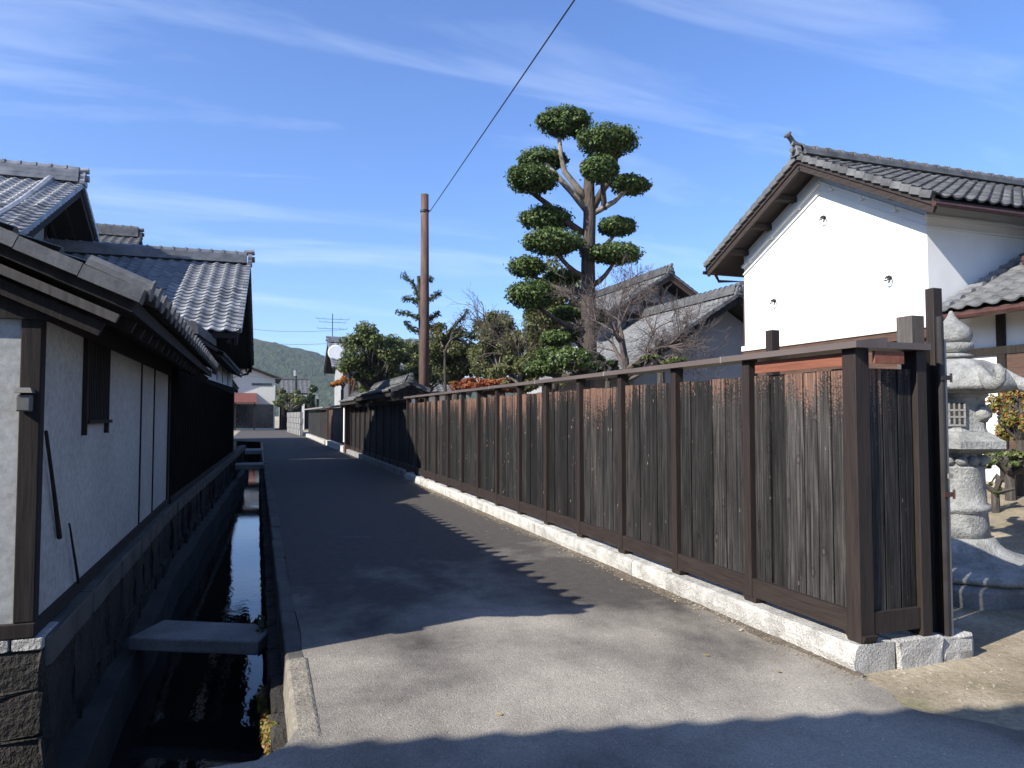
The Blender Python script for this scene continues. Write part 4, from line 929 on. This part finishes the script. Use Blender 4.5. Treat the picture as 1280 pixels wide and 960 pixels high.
for z, l_ in ((7.55, 1.0), (7.35, .8), (6.95, .9)):
    obj('antenna_boom', MB().tube([(4.35 - l_, 46, z), (4.35 + l_, 46, z)], .012, 5), 'metal_dark', an)
    for k in range(5): obj('antenna_element', MB().tube([(4.35 - l_ + k * l_ / 2, 45.7, z), (4.35 - l_ + k * l_ / 2, 46.3, z + .12)], .012, 5), 'metal_dark', an)
lh = thing('low_roof_house', 'low tiled roofs beyond the lane fence under the distant house', 'house', (6, 36, 0))
gable_roof(lh, (4.6, 36.5), (10, 36.5), (2.0, 2.2), .5, 3.75, 'tile_old', .35, .3, (0, 40), ends=(True, False), rh=.25, rafters=False, wood='timber_brown')
obj('wall', gable_body((5.1, 36.5), (9.5, 36.5), (1.6, 1.8), .5, 3.75, 0, .3), 'plaster', lh)
# end of the lane
wh = thing('cream_house', 'cream two-storey house with red awning roof at the end of the lane', 'house', (-1, 82, 0))
gable_roof(wh, (-1.0, 80.4), (-1.0, 90), (3.4, 3.4), .38, 6.75, 'tile_old', .45, .4, (0, 0), ends=(False, False), rafters=False, rh=.2)
obj('wall', gable_body((-1.0, 81), (-1.0, 90), (2.75, 2.75), .38, 6.75, 0, .25), 'siding_cream', wh)
obj('awning', slab(MB(), (-.1, 78.2, 2.9), (-.1, 81, 3.9), (-7, 81, 3.9), (-7, 78.2, 2.9), .12), 'roof_red', wh)
for x in (-.35, -2.2): obj('awning_post', MB().box(x, x + .15, 78.4, 78.55, 0, 2.85), 'timber_dark', wh)
obj('dark_opening', MB().box(-5, 1.6, 80.93, 80.985, .2, 2.7), 'glass_dark', wh)
obj('window', MB().box(-.6, 1.4, 80.95, 80.985, 4.7, 4.95), 'glass_dark', wh)
gh = thing('garage_shed', 'dark open shed beside the cream house at the end of the lane', 'shed', (3.5, 84, 0))
obj('roof', slab(MB(), (6.2, 80, 3.5), (6.2, 88, 3.9), (2.3, 88, 3.9), (2.3, 80, 3.5), .2), 'metal_grey', gh)
for x in (2.4, 4.5, 6.0): obj('post', MB().box(x, x + .25, 80.2, 80.4, 0, 3.3), 'white_paint' if x == 4.5 else 'timber_dark', gh)
obj('back_wall', MB().box(2.4, 6.2, 87.5, 87.8, 0, 3.6), 'timber_dark', gh)
th_ = thing('distant_tile_house', 'far grey tiled roof below the wooded hill', 'house', (5, 105, 0))
gable_roof(th_, (2.6, 108), (7, 108), (4, 4), .5, 6.6, 'tile_old', .6, .5, (0, 0), ends=(False, False), rafters=False)
obj('wall', gable_body((3.0, 108), (6.6, 108), (3.4, 3.4), .5, 6.6, 0, .3), 'plaster_grey', th_)

# ================================================================== POLES AND WIRES
up2 = thing('utility_pole', 'rusty brown pole rising behind the far end of the plank fence', 'pole', (4.32, 19.5, 0))
obj('shaft', MB().tube([(4.34, 19.6, -.1), (4.33, 19.5, 4), (4.30, 19.45, 7.68)], [.135, .125, .105], 14), 'pole_rust', up2, smooth=True)
obj('clamp', MB().tube([(4.30, 19.45, 7.18), (4.30, 19.45, 7.24)], .125, 12).tube([(4.30, 19.45, 7.21), (4.44, 19.36, 7.21)], .02, 6), 'metal_dark', up2)
a_ = Vector((4.44, 19.36, 7.21)); b_ = at(718, 0, 9); dirw = (b_ - a_); e_ = a_ + dirw * 2.6
wp = [a_.lerp(e_, k / 14) for k in range(15)]
for k, p in enumerate(wp): u = k / 14; p.z += 0
tag(obj('overhead_wire', MB().tube(wp, .011, 5), 'wire_black'), 'black overhead wire running from the rusty pole up over the lane', 'wire')
p2 = thing('distant_pole', 'thin grey pole at the end of the lane', 'pole', at(370, 515, 88))
obj('shaft', MB().tube([tuple(at(370, 530, 88)), tuple(at(370, 464, 88))], .14, 8), 'metal_dark', p2); obj('transformer', MB().tube([tuple(at(369.6, 470, 88)), tuple(at(369.6, 463, 88))], .24, 8), 'metal_grey', p2)
for k, (ya, yb) in enumerate(((402, 412), (418, 428), (462, 470))):
    pa, pb = at(250, ya, 60), at(430, yb, 75)
    tag(obj('distant_wire', MB().tube([pa.lerp(pb, i / 8) - Vector((0, 0, .5 * math.sin(math.pi * i / 8))) for i in range(9)], .018, 4), 'metal_grey'),
        ('highest thin wire crossing the sky above the far rooftops', 'middle thin wire crossing just above the wooded hill', 'lowest thin wire crossing in front of the wooded hill')[k], 'wire', 'wires across the far end of the lane')

# ================================================================== CLOUD-PRUNED TREE
ND = 15.6; PXM = ND / FPX
nw = thing('cloud_pruned_tree', 'tall cloud-pruned evergreen with round dark green foliage pads', 'tree', tuple(Vector(at(736, 470, ND)).xy) + (0,))
base = Vector(at(736, 470, ND)); tr_pts = [Vector((base.x, base.y, -.1)), base, at(736, 400, ND), at(735, 330, ND), at(737, 270, ND), at(736, 240, ND), at(737, 205, ND)]
obj('trunk', MB().tube(tr_pts, [.23, .185, .165, .15, .135, .125, .10], 12), 'bark', nw, smooth=True)
back = _f.copy(); back.z = 0; back.normalize()
def dpt(x, y, dd=0): return Vector(at(x, y, ND)) + back * dd
pads = [(706, 151, 33, 20, 0), (757, 179, 38, 21, -.2), (678, 192, 30, 16, .3), (664, 228, 31, 20, -.3), (745, 223, 22, 19, -.7), (788, 227, 25, 14, .1), (684, 268, 33, 18, .2),
        (773, 278, 24, 14, .2), (690, 306, 37, 18, -.4), (768, 319, 32, 15, -.3), (659, 328, 24, 16, .3), (664, 369, 30, 21, -.3), (748, 301, 18, 12, .9), (714, 384, 22, 12, .6), (752, 388, 16, 13, .8),
        (694, 422, 19, 11, -.2), (711, 449, 27, 16, -.6), (676, 458, 20, 12, .1), (748, 450, 16, 18, .8), (706, 337, 23, 11, .7), (720, 412, 19, 11, .6), (690, 440, 20, 11, .3)]
PH = {0: (700, 222), 1: (742, 250), 2: (705, 232), 3: (715, 250)}
for k, (x, y, rx_, ry_, dd) in enumerate(pads):
    c = dpt(x, y + 2, dd); r = (rx_ * PXM * .98, rx_ * PXM * .88, ry_ * PXM * .82)
    cs = [((c.x, c.y, c.z), r)]; g = random.Random(k)
    for _ in range(12):
        a = g.uniform(0, 6.28); q_ = g.uniform(.4, .86)
        cs.append(((c.x + math.cos(a) * r[0] * q_, c.y + math.sin(a) * r[1] * q_, c.z + g.uniform(-.3, .4) * r[2] * (1.15 - q_)), (r[0] * g.uniform(.2, .4), r[1] * g.uniform(.2, .4), r[2] * g.uniform(.35, .62))))
    pd = foliage('foliage_pad', cs, int(2600 + 6500 * (rx_ * ry_) / 700), .034, 'leaf_niwaki', nw, k, shell=.55, up=.6, tail=.05)
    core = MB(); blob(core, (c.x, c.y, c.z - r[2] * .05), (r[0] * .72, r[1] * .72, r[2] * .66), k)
    obj('shade_core', core, 'leaf_dark', pd)  # solid dark core added inside the pad to block light
    # branch
    ty = y + ry_ + (24 if k > 3 else 40); ty = min(ty, 462); s0 = dpt(736, max(ty, 248), 0)
    if k == 0: pts = [dpt(733, 248), dpt(722, 235), dpt(706, 215), dpt(701, 195), dpt(699, 172)]
    elif k == 1: pts = [dpt(740, 262), dpt(755, 235), dpt(771, 214), dpt(770, 198), dpt(764, 184, -.2)]
    elif k == 2: pts = [dpt(733, 262), dpt(715, 240), dpt(697, 221), dpt(684, 207), dpt(674, 196, .2)]
    elif k == 3: pts = [dpt(729, 292), dpt(705, 275), dpt(684, 255), dpt(668, 243), dpt(662, 232, -.3)]
    elif k == 5: pts = [dpt(738, 268), dpt(752, 261), dpt(768, 252), dpt(780, 240), dpt(788, 230, .1)]
    elif k == 4: pts = [dpt(755, 262), dpt(755, 250), dpt(750, 235, -.4), dpt(746, 226, -.7)]
    else: pts = curve3(s0, c - Vector((0, 0, r[2] * .5)), (0, 0, -.12 if abs(x - 736) > 30 else 0), 5)
    obj('branch', MB().tube(pts, [.075 - .04 * i / (len(pts) - 1) if k > 3 else .085 - .04 * i / (len(pts) - 1) for i in range(len(pts))], 8), 'bark_pale' if k in (0, 2, 5) else 'bark', nw, smooth=True)
obj('cut_stub', MB().tube([dpt(737, 212), dpt(727, 206, -.1)], [.10, .09], 10).tube([dpt(735, 214), dpt(725, 215, -.1)], [.05, .045], 8), 'bark_dark', nw)

# ================================================================== OTHER GARDEN TREES
def bare(name, label, x, y, d, ln_, r, dep, seed, mat='twig', lean=(0, 0, 1), spread=.55, up=.1, stems=3):
    b = Vector(at(x, y, d)); t = thing(name, label, 'tree', (b.x, b.y, 0)); g = random.Random(seed); mb = MB()
    mb.tube([(b.x, b.y, 0), (b.x + .03, b.y, b.z * .5), tuple(b)], [r * 1.25, r * 1.1, r], 8)
    obj('trunk', mb, 'bark_dark', t); br = MB()
    for k in range(stems):
        a = g.uniform(0, 6.28); bare_tree(br, b - Vector((0, 0, .1 * k)), Vector(lean) + Vector((math.cos(a), math.sin(a), 0)) * .7, ln_ * g.uniform(.8, 1.1), r * .75, dep, g, spread, up)
    obj('branches', br, mat, t); return t
bare('bare_tree', 'leafless tree spreading grey twigs before the grey tiled roof', 782, 448, 12.5, .72, .06, 5, 11, lean=(.55, 0, .75), spread=.6, stems=5)
bare('bare_tree', 'small leafless tree with reddish twigs rising above the garden hedge', 614, 425, 20, .85, .04, 3, 5, lean=(-.1, 0, 1), stems=3, spread=.55)
bare('bare_tree', 'leafless twiggy tree just right of the rusty pole', 556, 440, 21, .8, .04, 3, 21, lean=(.2, 0, 1), stems=3, spread=.6)
bare('bare_tree', 'low leafless tree among the shrubs left of the cloud-pruned tree', 650, 452, 18, .7, .04, 4, 23, lean=(-.2, 0, .8), stems=4, spread=.6)
def lumpy(name, label, x, y, d, w, h, mat, n, seed, leaf=.06, clumps=12, group=None, trunk='bark_dark', px_h=None, limbs=5):
    """tree: x,y pixel centre of the crown, w,h half sizes in pixels, d distance"""
    c = Vector(at(x, y, d)); rx_, rz_ = w * d / FPX, h * d / FPX; t = thing(name, label, 'tree', (c.x, c.y, 0), group); g = random.Random(seed); cs = []
    cents = []
    for k in range(clumps):
        u = Vector((g.gauss(0, 1), g.gauss(0, 1), g.gauss(0, 1))).normalized() * g.uniform(.3, 1.0)
        p = c + Vector((u.x * rx_, u.y * rx_, u.z * rz_)); s = g.uniform(.13, .34); cs.append((tuple(p), (rx_ * s, rx_ * s, rz_ * s * g.uniform(.7, 1.0)))); cents.append(p)
    lb = MB(); fork = Vector((c.x, c.y, max(.6, c.z - rz_ * .9)))
    lb.tube([(c.x, c.y, -.05), tuple(fork)], [.05 + rx_ * .06, .04 + rx_ * .05], 8)
    obj('trunk', lb, trunk, t); br = MB()
    for p in cents[:max(limbs, clumps)]:
        br.tube(curve3(fork, p, (g.uniform(-.15, .15), g.uniform(-.15, .15), g.uniform(0, .2)), 5), [.035 + rx_ * .02, .03 + rx_ * .015, .025 + .01 * rx_, .02, .014, .01], 6)
    obj('limbs', br, 'bark_pale' if seed % 3 == 0 else trunk, t)
    foliage('crown', cs, n, leaf, mat, t, seed, shell=.2, up=.35)
    return t
lumpy('garden_tree', 'broad green tree left of the rusty pole above the tiled fence', 470, 452, 24, 48, 46, 'leaf_green', 17000, 31, .05, 52, 'garden trees behind the fence')
lumpy('garden_tree', 'olive tree partly behind the rusty pole at its right', 570, 442, 22, 46, 40, 'leaf_olive', 12000, 32, .046, 46, 'garden trees behind the fence')
lumpy('garden_tree', 'olive green tree between the rusty pole and the cloud-pruned tree', 628, 430, 20, 40, 48, 'leaf_olive', 13000, 33, .042, 48, 'garden trees behind the fence')
lumpy('garden_tree', 'darker dense tree behind the rusty pole, low over the fence', 530, 462, 26, 36, 36, 'leaf_green', 10000, 34, .05, 40, 'garden trees behind the fence')
lumpy('garden_tree', 'thin leafy tree directly behind the trunk of the cloud-pruned tree', 694, 400, 18.5, 44, 82, 'leaf_olive', 15000, 36, .042, 60, 'garden trees behind the fence')
lumpy('garden_shrub', 'grey green shrub left of the lowest cloud-pruned pads', 655, 462, 17, 34, 26, 'leaf_olive', 8000, 39, .04, 22, 'shrubs behind the fence')
lumpy('garden_shrub', 'dark shrub right of the cloud-pruned trunk over the fence', 760, 462, 13.5, 24, 16, 'leaf_dark', 1800, 40, .035, 8, 'shrubs behind the fence')
lumpy('garden_shrub', 'low green shrub right of the bare tree behind the fence cap', 826, 452, 12, 34, 9, 'leaf_green', 1500, 41, .03, 8, 'shrubs behind the fence')
lumpy('red_hedge', 'reddish autumn hedge just above the far fence cap', 605, 480, 18, 55, 12, 'leaf_red', 7000, 42, .035, 26)
lumpy('orange_shrub', 'small orange autumn shrub above the low tiled roofs', 428, 478, 33, 14, 10, 'leaf_orange', 900, 43, .07, 6)
lumpy('red_tree', 'small reddish tree at the left foot of the broad green tree', 437, 462, 30, 12, 16, 'leaf_red', 700, 44, .07, 6)
lumpy('far_tree', 'grey green tree in front of the shed at the end of the lane', 362, 498, 74, 26, 18, 'leaf_olive', 2600, 45, .22, 10)
lumpy('far_shrub', 'small dark shrub beside the far block wall', 388, 500, 66, 13, 16, 'leaf_dark', 1200, 46, .2, 6)
# spiky podocarp with stubby arms behind the pole
sp_ = thing('pruned_pine', 'narrow tree with stubby spiky arms behind the rusty pole', 'tree', tuple(Vector(at(529, 480, 21.5)).xy) + (0,))
tb = [Vector(at(530, 500, 21.5)), at(528, 440, 21.5), at(526, 380, 21.5), at(523, 345, 21.5)]; tb[0].z = 0
obj('trunk', MB().tube(tb, [.14, .11, .08, .05], 8), 'bark_dark', sp_)
arms = [((524, 375), (517, 355), (505, 345)), ((524, 380), (514, 372), (503, 372)), ((525, 400), (512, 394), (500, 392)), ((530, 380), (540, 372), (549, 366)), ((530, 400), (540, 395), (546, 391)), ((528, 352), (534, 350), (540, 351)), ((526, 415), (515, 412), (508, 404)), ((532, 415), (545, 405), (552, 408)), ((560, 420), (572, 405), (584, 392))]
for k, a in enumerate(arms):
    pts = [Vector(at(x, y, 21.5)) + back * (.3 * math.sin(k * 2.1)) for x, y in a]
    obj('arm', MB().tube(pts, [.05, .04, .025], 6), 'bark_dark', sp_)
    cs = []
    for i in range(6):
        u = i / 5; p = (pts[0].lerp(pts[1], u * 2) if u < .5 else pts[1].lerp(pts[2], u * 2 - 1)); cs.append((tuple(p), (.11, .11, .11)))
    foliage('needle_tuft', cs, 260, .05, 'leaf_dark', sp_, 60 + k, shell=.1, asp=.3, up=.1)
# right-hand yard plants
lumpy('yard_shrub', 'yellow green shrub with red tips at the right edge', 1274, 505, 9.6, 30, 50, 'leaf_yellowgreen', 6000, 50, .026, 34)
lumpy('low_yard_shrub', 'low dark green shrub under the yellow green one at the right edge', 1262, 578, 9.4, 38, 16, 'leaf_green', 4000, 52, .028, 20)
lumpy('tiny_weed', 'tiny weed on the sandy yard beyond the lantern', 1244, 610, 8.9, 9, 9, 'leaf_green', 160, 53, .025, 4)

# ================================================================== SMALL THINGS
wd = MB(); 
fd = foliage('canal_weed', [((.10, 4.62, -.38), (.05, .16, .12)), ((.09, 4.95, -.45), (.05, .14, .1)), ((.11, 4.4, -.28), (.04, .10, .08)), ((.07, 5.6, -.5), (.05, .2, .08))], 1500, .016, 'leaf_yellowgreen', None, 71, shell=.1)
tag(fd, 'bright weeds growing on the canal wall under the kerb end', 'weeds', kind='stuff')
fd = foliage('fern_clump', [((.08, 6.9, -.42), (.09, .2, .12)), ((.06, 7.3, -.5), (.1, .25, .12))], 260, .05, 'leaf_dark', None, 72, shell=.1)
tag(fd, 'dark ferns at the lane-side end of the nearest slab', 'ferns', kind='stuff')
fl_ = MB(); g = random.Random(9)
for (x, y) in [(2.98, 3.62), (2.75, 4.02), (3.25, 6.1), (3.2, 8.4), (3.3, 9.8), (2.9, 9.2), (3.32, 5.0), (3.3, 4.4), (3.1, 7.3), (3.38, 11.6), (3.35, 12.6), (1.2, 3.6)]:
    a = g.uniform(0, 6.28); c_, s_ = math.cos(a), math.sin(a)
    fl_.add([(x + u * c_ - v * s_, y + u * s_ + v * c_, .006 + w) for u, v, w in ((-.018, -.01, 0), (0, -.014, .005), (.022, 0, .009), (0, .014, .004), (-.018, .009, .001))], [(0, 1, 2, 3, 4)])
tag(obj('fallen_leaves', fl_, 'fallen'), 'few dry leaves scattered on the tarmac beside the plinth', 'leaves', kind='stuff')
es_ = MB(); y = 3.42; pv_ = None; g = random.Random(4)
while y < FEND:
    w = .05 + .09 * g.random() ** 2 + .10 * max(0, math.sin(y * 1.3) - .4); cur = ((3.435 - w, y, .0035), (3.445, y, .005))
    if pv_: es_.add([pv_[0], pv_[1], cur[1], cur[0]], [(0, 1, 2, 3)])
    pv_ = cur; y += .12
struct('earth_strip', es_, 'earth_brown')
# drift of grit and dry leaf crumbs along the foot of the plinth, and pebbles in the gateway
def scatter(name, n, fn, smin, smax, mat, label, cat, seed):
    g = np.random.default_rng(seed); V = []; F = []
    base = np.array([(-1, -.8, -.3), (1, -.7, -.3), (.9, .9, -.3), (-.8, 1, -.3), (-.5, -.5, .6), (.6, -.4, .5), (.5, .5, .65), (-.5, .6, .5)])
    fc = np.array([(4, 5, 6, 7), (0, 1, 5, 4), (1, 2, 6, 5), (2, 3, 7, 6), (3, 0, 4, 7)])
    for k in range(n):
        x, y, z = fn(g); s = smin + (smax - smin) * g.random() ** 3; a = g.random() * 6.28; c_, s_ = math.cos(a), math.sin(a)
        b = base * (s * np.array([1, .6 + .4 * g.random(), .6])); b = np.stack([b[:, 0] * c_ - b[:, 1] * s_, b[:, 0] * s_ + b[:, 1] * c_, b[:, 2]], 1); V.append(b + np.array([x, y, z])); F.append(fc + 8 * k)
    me = npmesh(name, np.concatenate(V), np.concatenate(F)); me.materials.append(MATS[mat]); o = bpy.data.objects.new(name, me); COL.objects.link(o); return tag(o, label, cat, kind='stuff')
scatter('grit', 4200, lambda g: (3.425 - abs(g.normal(0, .08)), 3.3 + 14 * g.random(), .004), .002, .010, 'soil', 'grit and crumbs gathered along the foot of the plinth', 'grit', 1)
scatter('pebbles', 3200, lambda g: (3.5 + 6 * g.random(), .8 + 3.6 * g.random(), -.017), .003, .017, 'pebble', 'pebbles strewn over the earth of the gateway', 'pebbles', 2)
scatter('chippings', 260, lambda g: (.5 + 2.8 * g.random(), 1.5 + 9 * g.random(), .004), .002, .007, 'concrete', 'stray stone chips on the tarmac', 'chippings', 3)
# earth washed over the tarmac edge in the gateway

hzm = bpy.data.materials.new('haze_air'); hzm.use_nodes = True; t = hzm.node_tree; t.nodes.clear()
o_ = t.nodes.new('ShaderNodeOutputMaterial'); pv = t.nodes.new('ShaderNodeVolumePrincipled'); pv.inputs['Color'].default_value = (.75, .85, 1, 1)
pv.inputs['Density'].default_value = .00022; pv.inputs['Anisotropy'].default_value = .2; t.links.new(pv.outputs[0], o_.inputs['Volume']); MATS['haze_air'] = hzm
hb = obj('haze', MB().box(-1600, 1600, -1600, 1600, -2.5, 175), 'haze_air'); tag(hb, None, None, kind='stuff')
